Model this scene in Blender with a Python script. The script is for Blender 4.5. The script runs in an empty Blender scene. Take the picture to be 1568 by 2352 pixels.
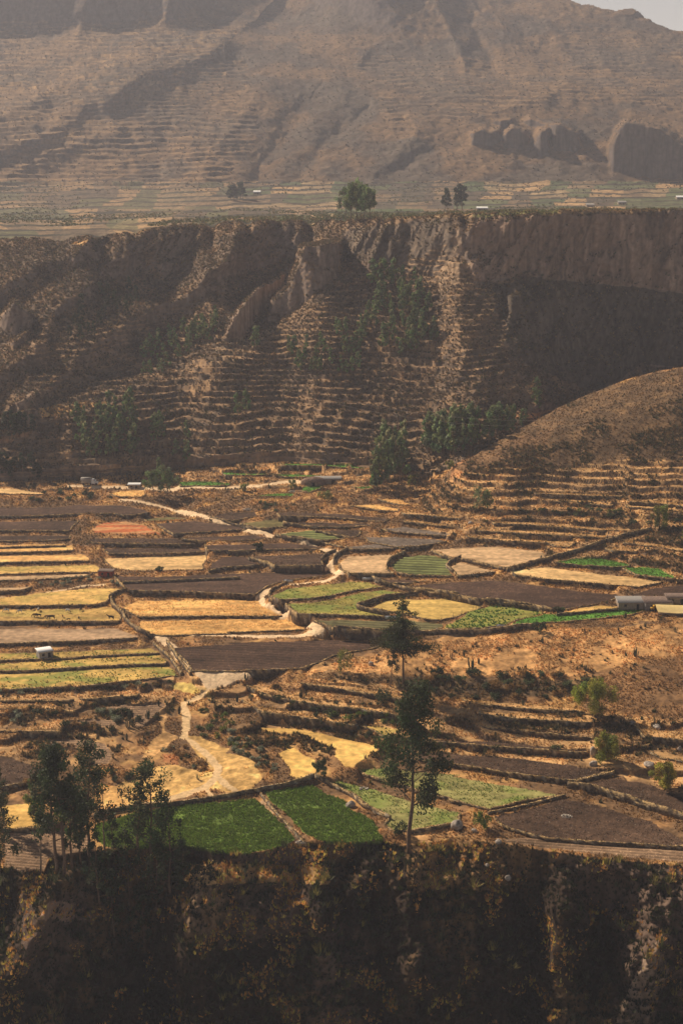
import bpy, math, random
import numpy as np
random.seed(7)
rng = np.random.default_rng(7)
C = bpy.context.scene.collection
SC = bpy.context.scene

# ---------------------------------------------------------------- camera
W0, H0, F0 = 1568.0, 2352.0, 3500.0      # annotation frame and focal length in its pixels
ZC = 141.0
VH = 430.0
PITCH = math.atan((H0 / 2 - VH) / F0)
cd = bpy.data.cameras.new("camera")
cam = bpy.data.objects.new("camera", cd)
C.objects.link(cam)
cam.location = (0, 0, ZC)
cam.rotation_euler = (math.pi / 2 - PITCH, 0, 0)
cd.sensor_fit = 'VERTICAL'
cd.sensor_height = 36.0
cd.lens = F0 * 36.0 / H0
cd.clip_start = 1.0
cd.clip_end = 20000.0
SC.camera = cam

# ---------------------------------------------------------------- sky, sun, exposure
SUN_AZ = math.radians(-50.0)     # measured from the view direction, negative = left
SUN_EL = math.radians(37.0)
w = bpy.data.worlds.new("World")
SC.world = w
w.use_nodes = True
nt = w.node_tree
nt.nodes.clear()
sky = nt.nodes.new('ShaderNodeTexSky')
sky.sky_type = 'NISHITA'
sky.sun_disc = False
sky.sun_elevation = SUN_EL
sky.sun_rotation = SUN_AZ
sky.altitude = 3500
sky.dust_density = 6.0
bg = nt.nodes.new('ShaderNodeBackground')
bg.inputs[1].default_value = 0.034
wo = nt.nodes.new('ShaderNodeOutputWorld')
# dusty pale band low over the horizon
geo = nt.nodes.new('ShaderNodeNewGeometry')
sxyz = nt.nodes.new('ShaderNodeSeparateXYZ'); nt.links.new(geo.outputs['Incoming'], sxyz.inputs[0])
ab = nt.nodes.new('ShaderNodeMath'); ab.operation = 'ABSOLUTE'; nt.links.new(sxyz.outputs[2], ab.inputs[0])
om = nt.nodes.new('ShaderNodeMath'); om.operation = 'SUBTRACT'; om.inputs[0].default_value = 1.0; nt.links.new(ab.outputs[0], om.inputs[1])
pw = nt.nodes.new('ShaderNodeMath'); pw.operation = 'POWER'; pw.inputs[1].default_value = 5.5; nt.links.new(om.outputs[0], pw.inputs[0])
mxs = nt.nodes.new('ShaderNodeMix'); mxs.data_type = 'RGBA'; mxs.inputs[7].default_value = (21.0, 18.6, 15.4, 1)
nt.links.new(pw.outputs[0], mxs.inputs[0]); nt.links.new(sky.outputs[0], mxs.inputs[6])
nt.links.new(mxs.outputs[2], bg.inputs[0])
nt.links.new(bg.outputs[0], wo.inputs[0])

sl = bpy.data.lights.new("sun", 'SUN')
sl.energy = 5.0
sl.angle = math.radians(0.5)
sl.color = (1.0, 0.86, 0.68)
sun = bpy.data.objects.new("sun", sl)
C.objects.link(sun)
sdir = np.array([math.sin(SUN_AZ) * math.cos(SUN_EL), math.cos(SUN_AZ) * math.cos(SUN_EL), math.sin(SUN_EL)])
from mathutils import Vector, Matrix
sun.rotation_euler = Vector(sdir).to_track_quat('Z', 'Y').to_euler()

SC.view_settings.view_transform = 'Standard'
SC.view_settings.look = 'None'
SC.view_settings.exposure = 0.33
SC.view_settings.gamma = 1
SC.render.engine = 'CYCLES'
SC.cycles.max_bounces = 4
SC.cycles.diffuse_bounces = 2
SC.cycles.glossy_bounces = 1
SC.cycles.transmission_bounces = 2
SC.cycles.volume_bounces = 1
SC.cycles.caustics_reflective = False
SC.cycles.caustics_refractive = False

HAZE_DENSITY = 0.000118
HAZE_COLOR = (0.80, 0.83, 0.97, 1)

# ---------------------------------------------------------------- numeric helpers
CP, SP = math.cos(PITCH), math.sin(PITCH)

def uv2ae(u, v):
    """image position -> (x/y, z/y) of its ray"""
    u = np.asarray(u, float); v = np.asarray(v, float)
    q = H0 / 2 - v
    den = F0 * CP + q * SP
    return (u - W0 / 2) / den, (-F0 * SP + q * CP) / den

def ae2uv(a, e):
    q = F0 * (e * CP + SP) / (CP - e * SP)
    den = F0 * CP + q * SP
    return a * den + W0 / 2, H0 / 2 - q

_T = [np.random.default_rng(100 + k).random((256, 256)) for k in range(8)]

def vnoise(x, y, s=0):
    t = _T[s % 8]
    xi = np.floor(x).astype(np.int64); yi = np.floor(y).astype(np.int64)
    fx = x - xi; fy = y - yi
    fx = fx * fx * (3 - 2 * fx); fy = fy * fy * (3 - 2 * fy)
    x0 = (xi + 37 * s) & 255; x1 = (x0 + 1) & 255; y0 = (yi + 91 * s) & 255; y1 = (y0 + 1) & 255
    return (t[x0, y0] * (1 - fx) + t[x1, y0] * fx) * (1 - fy) + (t[x0, y1] * (1 - fx) + t[x1, y1] * fx) * fy

def fbm(x, y, o=4, s=0, g=0.5):
    r = 0; amp = 1; tot = 0
    for k in range(o):
        r = r + amp * (vnoise(x, y, s + k) * 2 - 1); tot += amp
        x = x * 2.03 + 5.3; y = y * 2.03 + 1.7; amp *= g
    return r / tot

def ridged(x, y, o=3, s=0):
    r = 0; amp = 1; tot = 0
    for k in range(o):
        r = r + amp * (1 - np.abs(vnoise(x, y, s + k) * 2 - 1) * 2); tot += amp
        x = x * 2.1 + 3.1; y = y * 2.1 + 7.9; amp *= 0.5
    return r / tot

def sstep(a, b, x):
    t = np.clip((x - a) / (b - a), 0, 1)
    return t * t * (3 - 2 * t)

def inpoly(px, py, poly):
    """even-odd test, arrays"""
    res = np.zeros(px.shape, bool)
    xs = [p[0] for p in poly]; ys = [p[1] for p in poly]
    box = (px >= min(xs)) & (px <= max(xs)) & (py >= min(ys)) & (py <= max(ys))
    idx = np.nonzero(box)
    X = px[idx]; Y = py[idx]
    r = np.zeros(X.shape, bool)
    n = len(poly)
    for i in range(n):
        x1, y1 = poly[i]; x2, y2 = poly[(i + 1) % n]
        if y1 == y2:
            continue
        c = ((y1 > Y) != (y2 > Y)) & (X < (x2 - x1) * (Y - y1) / (y2 - y1) + x1)
        r ^= c
    res[idx] = r
    return res

def seg_dist(px, py, pts):
    """distance, signed side and arc parameter to a polyline"""
    best = np.full(px.shape, 1e9); side = np.zeros(px.shape); par = np.zeros(px.shape)
    n = len(pts) - 1
    for k in range(n):
        x1, y1 = pts[k]; x2, y2 = pts[k + 1]
        dx, dy = x2 - x1, y2 - y1
        L2 = dx * dx + dy * dy + 1e-9
        t = np.clip(((px - x1) * dx + (py - y1) * dy) / L2, 0, 1)
        qx = px - (x1 + t * dx); qy = py - (y1 + t * dy)
        d = np.hypot(qx, qy)
        m = d < best
        best = np.where(m, d, best)
        side = np.where(m, np.sign(dx * qy - dy * qx), side)
        par = np.where(m, (k + t) / n, par)
    return best, side, par

def gblur(a, s):
    if s <= 0: return a
    r = max(1, int(s * 2.5)); k = np.exp(-0.5 * (np.arange(-r, r + 1) / s) ** 2); k /= k.sum()
    for ax in (0, 1):
        pad = [(0, 0), (0, 0)]; pad[ax] = (r, r)
        p = np.pad(a, pad, mode='edge')
        out = 0
        for i, kk in enumerate(k):
            sl_ = [slice(None), slice(None)]; sl_[ax] = slice(i, i + a.shape[ax])
            out = out + kk * p[tuple(sl_)]
        a = out
    return a

CR = dict(A=(0, 1097.6, .34), B=(520.6, 1097.6, .34), C=(1034.9, 1097.6, .34), D=(0, 1568, .34), E=(520.6, 1568, .34),
          F=(1034.9, 1568, .34), G=(0, 846.7, .34), H=(520.6, 846.7, .34), I=(1034.9, 846.7, .34),
          J=(0, 407.7, .5), K=(784, 407.7, .5), L=(0, 0, .5), M=(784, 0, .5), P=(0, 1881.6, .5), Q=(784, 1881.6, .5), Z=(0, 0, 1))

def P(s):
    """'A 10,20 30,40 B 5,6' -> list of image points; each letter names the origin and scale the numbers are in"""
    out = []; c = CR['Z']
    for t in s.split():
        if t in CR: c = CR[t]
        else:
            x, y = t.split(','); out.append((c[0] + c[2] * float(x), c[1] + c[2] * float(y)))
    return out

def curve(s):
    p = P(s) if isinstance(s, str) else s
    xs = np.array([q[0] for q in p]); ys = np.array([q[1] for q in p])
    return lambda u: np.interp(u, xs, ys)

# ---------------------------------------------------------------- feature lines of the land
E_c = curve("Z -600,1990 D 0,1250 150,1280 300,1278 345,1195 400,1182 620,1142 850,1130 1250,1112 1560,1162 E 200,1155 380,1115 470,1078 620,1082 900,1098 1060,1078 1200,1100 F 0,1060 300,1085 420,1105 700,1145 1100,1195 1568,1240 Z 2000,2020")
S_c = curve("Z -600,1125 0,1108 200,1098 400,1080 600,1066 800,1066 900,1086 1000,1086 1040,1075 1100,1040 1160,1002 1230,966 1290,932 1350,906 1400,886 1450,868 1510,852 1568,843 2000,800")
R_c = curve("Z -600,580 0,549 60,546 130,549 200,541 260,537 350,526 440,516 480,512 600,508 700,507 760,508 800,508 860,503 960,500 1050,492 1150,490 1300,485 1568,483 2000,480")
K_c = curve("Z -600,-150 1180,-150 1250,-60 1310,0 1330,8 1380,15 1420,22 1450,19 1470,26 1480,38 1500,52 1530,64 1568,72 1650,110 2000,190")

# steepness of the land in degrees, painted in zones; (points, degrees, softness)
ALPHA_V = [
 ("Z -600,1600 -600,1700 300,1740 420,1640 380,1590", 8, 3),
 ("Z 440,1560 900,1560 1000,1640 900,1760 640,1720 440,1640", 11, 4),
 ("Z 900,1480 1568,1425 2000,1425 2000,1560 1350,1560 1000,1540", 9, 4),
 ("Z 700,1530 900,1540 1350,1540 1568,1600 2000,1600 2000,1700 1568,1680 1350,1615 1000,1612 700,1570", 18, 4),
 ("Z 960,1610 1350,1620 2000,1700 2000,1860 1568,1800 1400,1770 960,1750", 9, 4),
 ("Z 980,1150 2000,1060 2000,1360 1568,1320 1300,1250 1000,1240", 11, 5),
 ("Z 1040,1140 1040,1070 2000,780 2000,1110 1568,1140 1200,1150", 24, 5),
 ("Z -600,1060 1000,1040 1000,1130 600,1110 -600,1135", 8, 4),
]
ALPHA_M = [
 ("Z -600,1200 2000,1200 2000,1040 850,1040 600,1046 300,1060 -600,1090", 13, 5),
 ("Z 300,900 560,790 830,600 850,700 900,900 960,1060 300,1050", 22.5, 6),
 ("Z 860,520 1020,520 1020,900 960,1050 900,1050 860,800", 31, 8),
 ("J 0,400 400,300 550,400 720,490 600,700 400,1000 0,1150", 26, 8),
 ("J 400,300 720,250 960,240 900,380 820,450 720,490 600,430 550,400 430,380", 66, 3),
 ("J 1180,205 1420,200 1380,300 1310,390 1060,430 1090,330", 66, 3),
 ("K 0,240 500,190 530,300 480,380 400,460 250,430 100,380 0,390", 64, 3),
 ("K 540,270 620,185 1568,150 2600,150 2600,560 1568,520 1280,500 860,450 600,480 580,400", 78, 2),
 ("K 640,520 860,460 1568,530 2600,560 2600,1000 1568,830 1380,850 1240,960 1130,980 850,850 700,700", 52, 5),
 ("J 180,1055 440,1028 560,1005 340,1080 200,1112", 9, 1.5),
 ("I 190,330 560,295 690,295 560,335 260,348", 6, 1.5),
 ("K 480,480 700,520 720,900 900,1060 600,1060 480,800", 26, 5),
]
ALPHA_P = [
 ("Z -600,470 200,430 240,500 150,560 -600,600", 1.6, 8),
 ("Z -600,440 2000,425 2000,500 -600,620", 0.9, 3), ("Z -600,480 600,478 2000,474 2000,422 -600,428", 6.5, 1.5),
 ("Z -600,426 2000,422 2000,414 -600,416", 12, 3),
 ("Z -600,-30 430,-30 560,20 500,35 200,55 60,75 -600,60", 68, 3),
 ("Z 560,-30 960,-30 1000,70 960,125 860,100 740,45 660,0", 58, 5),
 ("Z 1330,0 1480,20 1420,60 1360,80 1300,50", 30, 4),
 ("Z 480,120 560,60 700,60 860,135 1060,175 1300,160 1568,180 2000,190 2000,225 1568,215 1300,195 1060,205 850,160 700,100 560,100", 9, 5),
]

# spurs and gullies: (points, metres towards the camera, half width left/up side, right/down side)
RIDGES = [
 ("Z 840,560 835,585 770,640 700,700 645,755 550,823 450,858 300,908 90,940", 19, 270, 60),
 ("Z 530,590 490,620 440,665 350,708 260,760 200,800 150,860 40,930", 20, 46, 120),
 ("Z 290,590 240,610 200,660 135,690 95,790 0,860 -100,920", 19, 50, 110),
 ("Z 200,560 130,600 50,620 0,655 -80,700", 17, 46, 100),
 ("Z 560,520 520,590 470,640", 9, 25, 20),
 ("Z 940,540 960,640 985,760 1030,860 1080,950", -11, 130, 130),
 ("Z 1062,500 1066,570 1120,660 1160,760 1195,860 1260,950", 9, 50, 90),
 ("Z 1215,800 1225,860 1240,930", 9, 22, 25),
 ("Z 1440,790 1420,840 1400,890", 10, 22, 25),
 ("Z 1330,560 1330,700 1330,900", -12, 70, 70),
 ("Z 1180,640 1200,720 1195,800", 5, 20, 20),
 ("Z 1530,600 1530,700 1540,800", 7, 40, 40),
]
RIDGES_P = [
 ("Z -100,395 0,345 110,305 180,255 260,215 340,170 420,145 500,105 560,60", 30, 120, 40),
 ("Z -60,300 60,240 130,200 230,165 330,135", 17, 26, 80),
 ("Z 0,420 60,380 160,330 260,300", 12, 40, 40),
 ("Z 700,240 660,300 600,390 590,440", -16, 50, 40),
 ("Z 840,250 760,320 700,380 660,430", -10, 30, 30),
 ("Z 1040,330 960,360 880,400", -9, 30, 30),
 ("Z 380,300 360,400 350,470", -9, 50, 50),
 ("Z 1080,40 1110,110 1130,160", -10, 30, 30),
 ("Z 1180,60 1240,110 1290,150", -8, 25, 25),
 ("Z 300,490 420,455 480,432", 6, 14, 18),
 
 ("Z 960,300 900,360 850,410", 9, 30, 24), ("Z 620,190 560,260 500,330 460,400", 10, 50, 50), ("Z 1300,200 1200,240 1120,260", 8, 40, 30), ("Z 760,60 800,100 830,130", 14, 30, 30),
 ("Z 1000,20 1050,90 1070,150", 12, 30, 30), ("Z 1240,20 1330,70 1400,110", 6, 30, 60), ("Z 1120,40 1180,100 1230,150", 7, 24, 60), ("Z 900,110 980,150 1060,178", 4, 40, 40), ("Z 200,0 190,40 180,70", 12, 40, 40), ("Z 400,0 380,40", 12, 30, 30),
]

# ---------------------------------------------------------------- base terrain grid
ucols = np.concatenate([np.arange(-600, -40, 10), np.arange(-40, 1610, 1.9), np.arange(1612, 2001, 10)])
NC = len(ucols)
NF, NV, NHID, NM, NP = 230, 700, 8, 470, 400

def alpha_map(default, zones, s=4.0):
    gx = np.arange(-620, 2040, s); gy = np.arange(-180, 2720, s)
    X, Y = np.meshgrid(gx, gy)
    A = default(X, Y)
    for pts, val, soft in zones:
        Xw = X + 9 * fbm(X / 40, Y / 40, 2, 3); Yw = Y + 9 * fbm(X / 40, Y / 40, 2, 5)
        m = gblur(inpoly(Xw, Yw, P(pts)).astype(float), soft)
        A = A * (1 - m) + val * m
    def f(u, v):
        fx = np.clip((u + 620) / s, 0, len(gx) - 1.01); fy = np.clip((v + 180) / s, 0, len(gy) - 1.01)
        ix = fx.astype(int); iy = fy.astype(int); tx = fx - ix; ty = fy - iy
        return (A[iy, ix] * (1 - tx) + A[iy, ix + 1] * tx) * (1 - ty) + (A[iy + 1, ix] * (1 - tx) + A[iy + 1, ix + 1] * tx) * ty
    return f

aF = alpha_map(lambda X, Y: 52 + 26 * fbm(X / 45, Y / 36, 3, 1), [("Z 430,1985 740,1990 760,2025 430,2022", 20, 2), ("Q 300,60 850,100 850,260 450,330 280,300", 36, 4), ("P 900,300 1060,330 1060,500 850,600 840,480", 38, 3), ("P 250,280 420,420 330,440 200,430", 34, 3), ("Q 1450,550 1350,700 1250,941 1400,941 1500,700", 38, 3), ("P 1300,380 1480,380 1480,480 1300,480", 40, 3)])
aV = alpha_map(lambda X, Y: 4.6 + 0 * X, ALPHA_V)
aM = alpha_map(lambda X, Y: 24 + 3 * fbm(X / 60, Y / 60, 2, 2), ALPHA_M)
aP = alpha_map(lambda X, Y: 21 + 4 * fbm(X / 120, Y / 60, 2, 4), ALPHA_P)

# columns are vertical planes of constant x/y; ucols are measured at the row v = 1176
acol = (ucols - W0 / 2) / (F0 * CP)

def rows_for(v0, v1, n):
    t = np.linspace(0, 1, n)[:, None]
    return v0[None, :] * (1 - t) + v1[None, :] * t

def u_of(a, v):      # image u of column a at row v
    return a * (F0 * CP + (H0 / 2 - v) * SP) + W0 / 2

def line_v(cv):      # feature line sampled on the columns (two fixed point steps for the pitch)
    v = cv(ucols)
    for _ in range(4): v = cv(u_of(acol, v))
    return v

vE, vS, vR, vK = line_v(E_c), line_v(S_c), line_v(R_c), line_v(K_c)
vE = vE + 3 * fbm(ucols / 25, ucols * 0, 3, 1)
DIP = sum(d_ * np.exp(-((ucols - c_) / w_) ** 2) for c_, d_, w_ in ((497, 3.6, 13), (577, 3.2, 12), (717, 3.4, 12), (330, 1.8, 14), (250, 2.2, 20), (650, 1.2, 10), (880, .9, 8), (1055, 2.0, 9), (1240, .8, 14), (160, 2, 20))) + 0.7 * fbm(ucols / 12, ucols * 0, 3, 2)
vK = vK + 4 * fbm(ucols / 22, ucols * 0, 3, 6)

def integrate(v, y0, af):
    """walk up the rows from distance y0 with the painted steepness"""
    U = u_of(acol[None, :], v)
    e = uv2ae(U, v)[1]
    al = np.tan(np.radians(af(U, v)))
    Y = np.empty_like(v); Y[0] = y0
    for j in range(1, v.shape[0]):
        de = e[j] - e[j - 1]
        Y[j] = Y[j - 1] + Y[j - 1] * de / np.maximum((al[j] + al[j - 1]) / 2 - e[j], 0.02)
    return U, e, Y

yE = (-13.0 - ZC) / uv2ae(u_of(acol, vE), vE)[1]
# gorge wall below the edge, walked downwards
vF = rows_for(vE, np.full(NC, 2640.0), NF)
UF, eF, YF = integrate(vF, yE, aF)
rel = np.linspace(0, 1, NF)[:, None]
YF = YF - (1.2 * ridged(UF / 110, vF / 160, 3, 1) + 3.5 * fbm(UF / 80, vF / 60, 3, 5) + 2.4 * fbm(UF / 40, vF / 36, 3, 4) + 1.2 * fbm(UF / 14, vF / 12, 3, 2)) * sstep(0, 0.06, rel)
RIDGES_F = [("P 300,200 230,400 160,520 60,720", 13, 40, 60), ("P 950,270 900,400 860,520 880,700", 9, 50, 40), ("P 600,200 640,500 720,800", -12, 60, 60),
  ("Q 330,80 330,250 350,450 350,700", 5, 70, 70), ("Q 820,150 860,400 900,800", -8, 60, 60), ("Q 1040,300 1000,500 1030,800", 6, 30, 40), ("Q 1480,300 1450,560 1340,760 1250,960", 5, 60, 80), ("Q 1200,200 1180,600 1150,900", -6, 50, 50),
  ("P 1450,180 1500,500 1560,900", 5, 40, 40)]
for pts, amp, wl, wr in RIDGES_F:
    d, sd, _ = seg_dist(UF, vF, P(pts))
    YF = YF - amp * np.exp(-(d / (np.where(sd > 0, wr, wl) * 0.75)) ** 2 * 0.9) * sstep(0, 0.12, rel)
YF = np.minimum(YF, yE[None, :] - 0.02 * np.arange(NF)[:, None])
YF = np.minimum(YF, yE[None, :])
UF, eF, YF, vF = UF[::-1], eF[::-1], YF[::-1], vF[::-1]
# valley
vV = rows_for(vE, vS, NV)
UV_, eV, YV = integrate(vV, yE, aV)
# behind the right spur: hillside begins further back
yS = YV[-1]; eS = eV[-1]
back = sstep(1000, 1568, ucols) * 75
vM = rows_for(vS, vR, NM)
UM, eM, YM = integrate(vM, yS + back, aM)
relM = np.linspace(0, 1, NM)[:, None]
def add_ridges(Y, U, v, L, sc=1.0):
    U = U + 14 * fbm(U / 30, v / 30, 3, 3); v = v + 12 * fbm(U / 34, v / 34, 3, 6)
    for pts, amp, wl, wr in L:
        d, sd, _ = seg_dist(U, v, P(pts))
        wdt = np.where(sd > 0, wr, wl)
        Y = Y - amp * sc * np.exp(-(np.maximum(d - 2, 0) / (wdt * 0.7)) ** 1.3)
    return Y
def cliffs(Yc, Uc, vc, L):
    """stand rock faces upright: each rises steeply from its foot and ends in a shelf"""
    for pts, k in L:
        p_ = P(pts); Uw_ = Uc + 5 * fbm(Uc / 9, vc / 9, 3, 3); vw_ = vc + 4 * fbm(Uc / 11, vc / 11, 3, 5)
        m_ = inpoly(Uw_, vw_, p_)
        if not m_.any(): continue
        foot_ = np.where(m_.any(0), m_.argmax(0), 0)
        D_ = np.where(m_, np.maximum(Yc - Yc[foot_, np.arange(Yc.shape[1])][None, :], 0) * k, 0)
        rr_ = np.nonzero(m_.any(1))[0]; a_, b_ = max(rr_[0] - 8, 0), rr_[-1] + 8
        D_[a_:b_] = gblur(D_[a_:b_], 1.6)
        Yc = Yc - D_
    return Yc
def blur_rows(A, s):
    r = int(s * 2.5); k = np.exp(-0.5 * (np.arange(-r, r + 1) / s) ** 2); k /= k.sum()
    p = np.pad(A, ((0, 0), (r, r)), mode='edge'); out = 0
    for i_, kk in enumerate(k): out = out + kk * p[:, i_:i_ + A.shape[1]]
    return out
LR = np.log(YM[-1]); LRs = blur_rows(LR[None, :], 45)[0]
YM = np.exp(np.log(YM) + (LRs - LR)[None, :] * relM ** 1.0)
bl = blur_rows(YM, 15)
YM = YM * (1 - sstep(0, 0.1, relM)) + bl * sstep(0, 0.1, relM)
YM0 = YM.copy()
YM = add_ridges(YM, UM, vM, RIDGES)
g = ridged(UM / 46 + 0.010 * vM, vM / 190, 3, 2)
YM = cliffs(YM, UM, vM, [("J 1170,510 1310,440 1300,520 1200,630 1100,755 1020,755 1060,640", .95), ("J 1390,310 1568,290 1568,450 1490,500 1350,620 1200,690 1240,560 1320,500", .85),
  ("J 0,640 60,560 110,600 160,640 140,720 60,740 0,700", .8), ("J 40,760 140,690 130,760 60,800", .8), ("J 150,760 200,740 240,820 210,870 160,860", .8), ("J 240,600 300,570 330,600 260,640", .7),
  ("K 760,540 830,540 820,640 770,700", .6), ("K 480,375 590,400 540,480 500,440", .7)])
stp = sstep(40, 60, aM(UM, vM))
YM = YM - g * (1.6 + 3.6 * stp) - 1.0 * fbm(UM / 16, vM / 16, 3, 5)
fade = sstep(0, 0.05, relM)
YM = YM0 * (1 - fade) + YM * fade
YM = YM + (DIP * 2.2)[None, :] * sstep(.7, .97, relM)
YM = np.maximum(YM, (yS + back)[None, :] - 2) + np.arange(NM)[:, None] * 1e-3
# plateau and mountain
# denser rows near the rim where the plateau is seen at a grazing angle
tP = np.linspace(0, 1, NP)[:, None] ** 1.25
vP = vR[None, :] * (1 - tP) - 150.0 * tP
UP, eP, YP = integrate(vP, YM[-1], aP)
relP = np.linspace(0, 1, NP)[:, None]
# the plateau is seen at a grazing angle: even out what the columns add up to across it
for vt_, yt_, vb_ in ((477, 1500.0, vR), (424, 1720.0, np.full(NC, 477.0))):
    vtc = np.minimum(vt_, vR - 5)
    r0 = np.argmin(np.abs(vP - vtc[None, :]), axis=0); L0 = np.log(YP[r0, np.arange(NC)]); L0s = np.full(NC, np.log(yt_))
    YP = np.exp(np.log(YP) + (L0s - L0)[None, :] * np.clip((vb_[None, :] - vP) / (vb_ - vtc)[None, :], 0, 1))
bl = blur_rows(YP, 40)
YP = YP * (1 - sstep(0, 0.15, relP)) + bl * sstep(0, 0.15, relP)
YP0 = YP.copy()
YP = add_ridges(YP, UP, vP, RIDGES_P, YP0 / 1300)
g = ridged(UP / 80 - 0.006 * vP, vP / 130, 3, 6)
am = sstep(440, 380, vP)
YP = YP - am * YP / 1000 * (g * 3.4 + 1.5 * fbm(UP / 30, vP / 22, 4, 1))
YP = cliffs(YP, UP, vP, [("M 585,610 640,590 665,600 730,590 735,650 700,672 600,668", .97), ("M 740,610 790,575 850,600 860,660 800,690 745,680", .97), ("M 690,545 780,540 800,570 740,590 690,570", .9), ("M 820,560 870,535 940,560 1000,555 1090,600 1110,680 1060,700 970,690 960,640 900,600", .95),
  ("M 875,650 910,590 950,590 955,690 920,720 880,700", .95), ("M 1260,590 1300,552 1340,556 1460,580 1568,650 1700,700 1700,820 1568,830 1400,820 1240,790 1225,700", .95), ("M 1340,55 1345,40 1380,45 1390,75 1300,80 1250,60", .8)])
fade = sstep(0, 0.06, relP)
YP = YP0 * (1 - fade) + YP * fade
YP = np.maximum(YP, YM[-1][None, :]) + np.arange(NP)[:, None] * 2e-3
# beyond the skyline the back of the mountain falls away
jc = (vP >= vK[None, :]).sum(0) - 1; ci = np.arange(NC)
yc_, ec_ = YP[jc, ci], eP[jc, ci]
past = np.arange(NP)[:, None] > jc[None, :]
YP = np.where(past, np.maximum(YP, yc_[None, :] + 1.5 * (np.arange(NP)[:, None] - jc[None, :])), YP)
zpast = ZC + ec_[None, :] * yc_[None, :] - 0.25 * (YP - yc_[None, :])
eP = np.where(past, (zpast - ZC) / YP, eP)
# hidden ground behind the spur crest
th = np.linspace(0, 1, NHID + 2)[1:-1, None]
zS = ZC + eS * yS; zM0 = ZC + eM[0] * YM[0]
YH = yS[None, :] * (1 - th) + YM[0][None, :] * th
dip = (back[None, :] * 0.22) * np.sin(np.pi * np.minimum(th * 1.0, 1))
ZH = zS[None, :] * (1 - th) + zM0[None, :] * th - dip

Y = np.vstack([YF[:-1], YV, YH, YM, YP[1:]])
Zb = np.vstack([ZC + eF[:-1] * YF[:-1], ZC + eV * YV, ZH, ZC + eM * YM, ZC + eP[1:] * YP[1:]])
UU = np.vstack([UF[:-1], UV_, np.repeat(UM[:1], NHID, 0), UM, UP[1:]])
VV = np.vstack([vF[:-1], vV, np.repeat(vM[:1], NHID, 0), vM, vP[1:]])
J_F = NF - 1; J_V = J_F + NV; J_H = J_V + NHID; J_M = J_H + NM
NR = Y.shape[0]
# behind the skyline: land falls away and closes the ground to the horizon
ext = np.array([[60.0], [250.0], [600.0], [1200.0]])
Y = np.vstack([Y, Y[-1:] + ext])
Zb = np.vstack([Zb, Zb[-1:] - np.array([[15.0], [80.0], [220.0], [400.0]])])
UU = np.vstack([UU, np.repeat(UU[-1:], 4, 0)]); VV = np.vstack([VV, np.repeat(VV[-1:], 4, 0)])
# below the gorge slope: gorge floor coming back under the camera
near = np.array([[120.0], [60.0], [20.0]])
yb, zb = Y[0].copy(), Zb[0].copy()
Y = np.vstack([yb[None] * np.array([[0.08], [0.4], [0.8]]), Y])
zfl = zb.min() - 12
Zb = np.vstack([np.full((2, NC), zfl - 6), np.full((1, NC), zfl), Zb])
UU = np.vstack([np.repeat(UU[:1], 3, 0), UU]); VV = np.vstack([np.repeat(VV[:1], 3, 0), VV])
J_F += 3; J_V += 3; J_H += 3; J_M += 3; NR = Y.shape[0]
X = acol[None, :] * Y
Z = Zb.copy()
print("grid", NR, NC, "yE", yE.mean(), "yS", yS.mean(), "rim", YM[-1].mean(), "top", YP[-1].mean(), YP[-1].max(), 'zmax', Zb.max())
ABOVE = np.arange(NR)[:, None]
isF = ABOVE < J_F; isV = (ABOVE >= J_F) & (ABOVE < J_V); isM = (ABOVE >= J_H) & (ABOVE < J_M); isP = (ABOVE >= J_M) & (ABOVE < NR - 4)

def base_at(u, v):
    """distance and height of the smooth valley ground seen at (u, v)"""
    a, e = uv2ae(u, v)
    i = int(np.clip(np.searchsorted(acol, a), 1, NC - 1))
    col = VV[J_F:J_V, i]
    j = int(np.clip(np.searchsorted(-col, -v), 1, len(col) - 1)) + J_F
    return Y[j, i], Zb[j, i]

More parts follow.
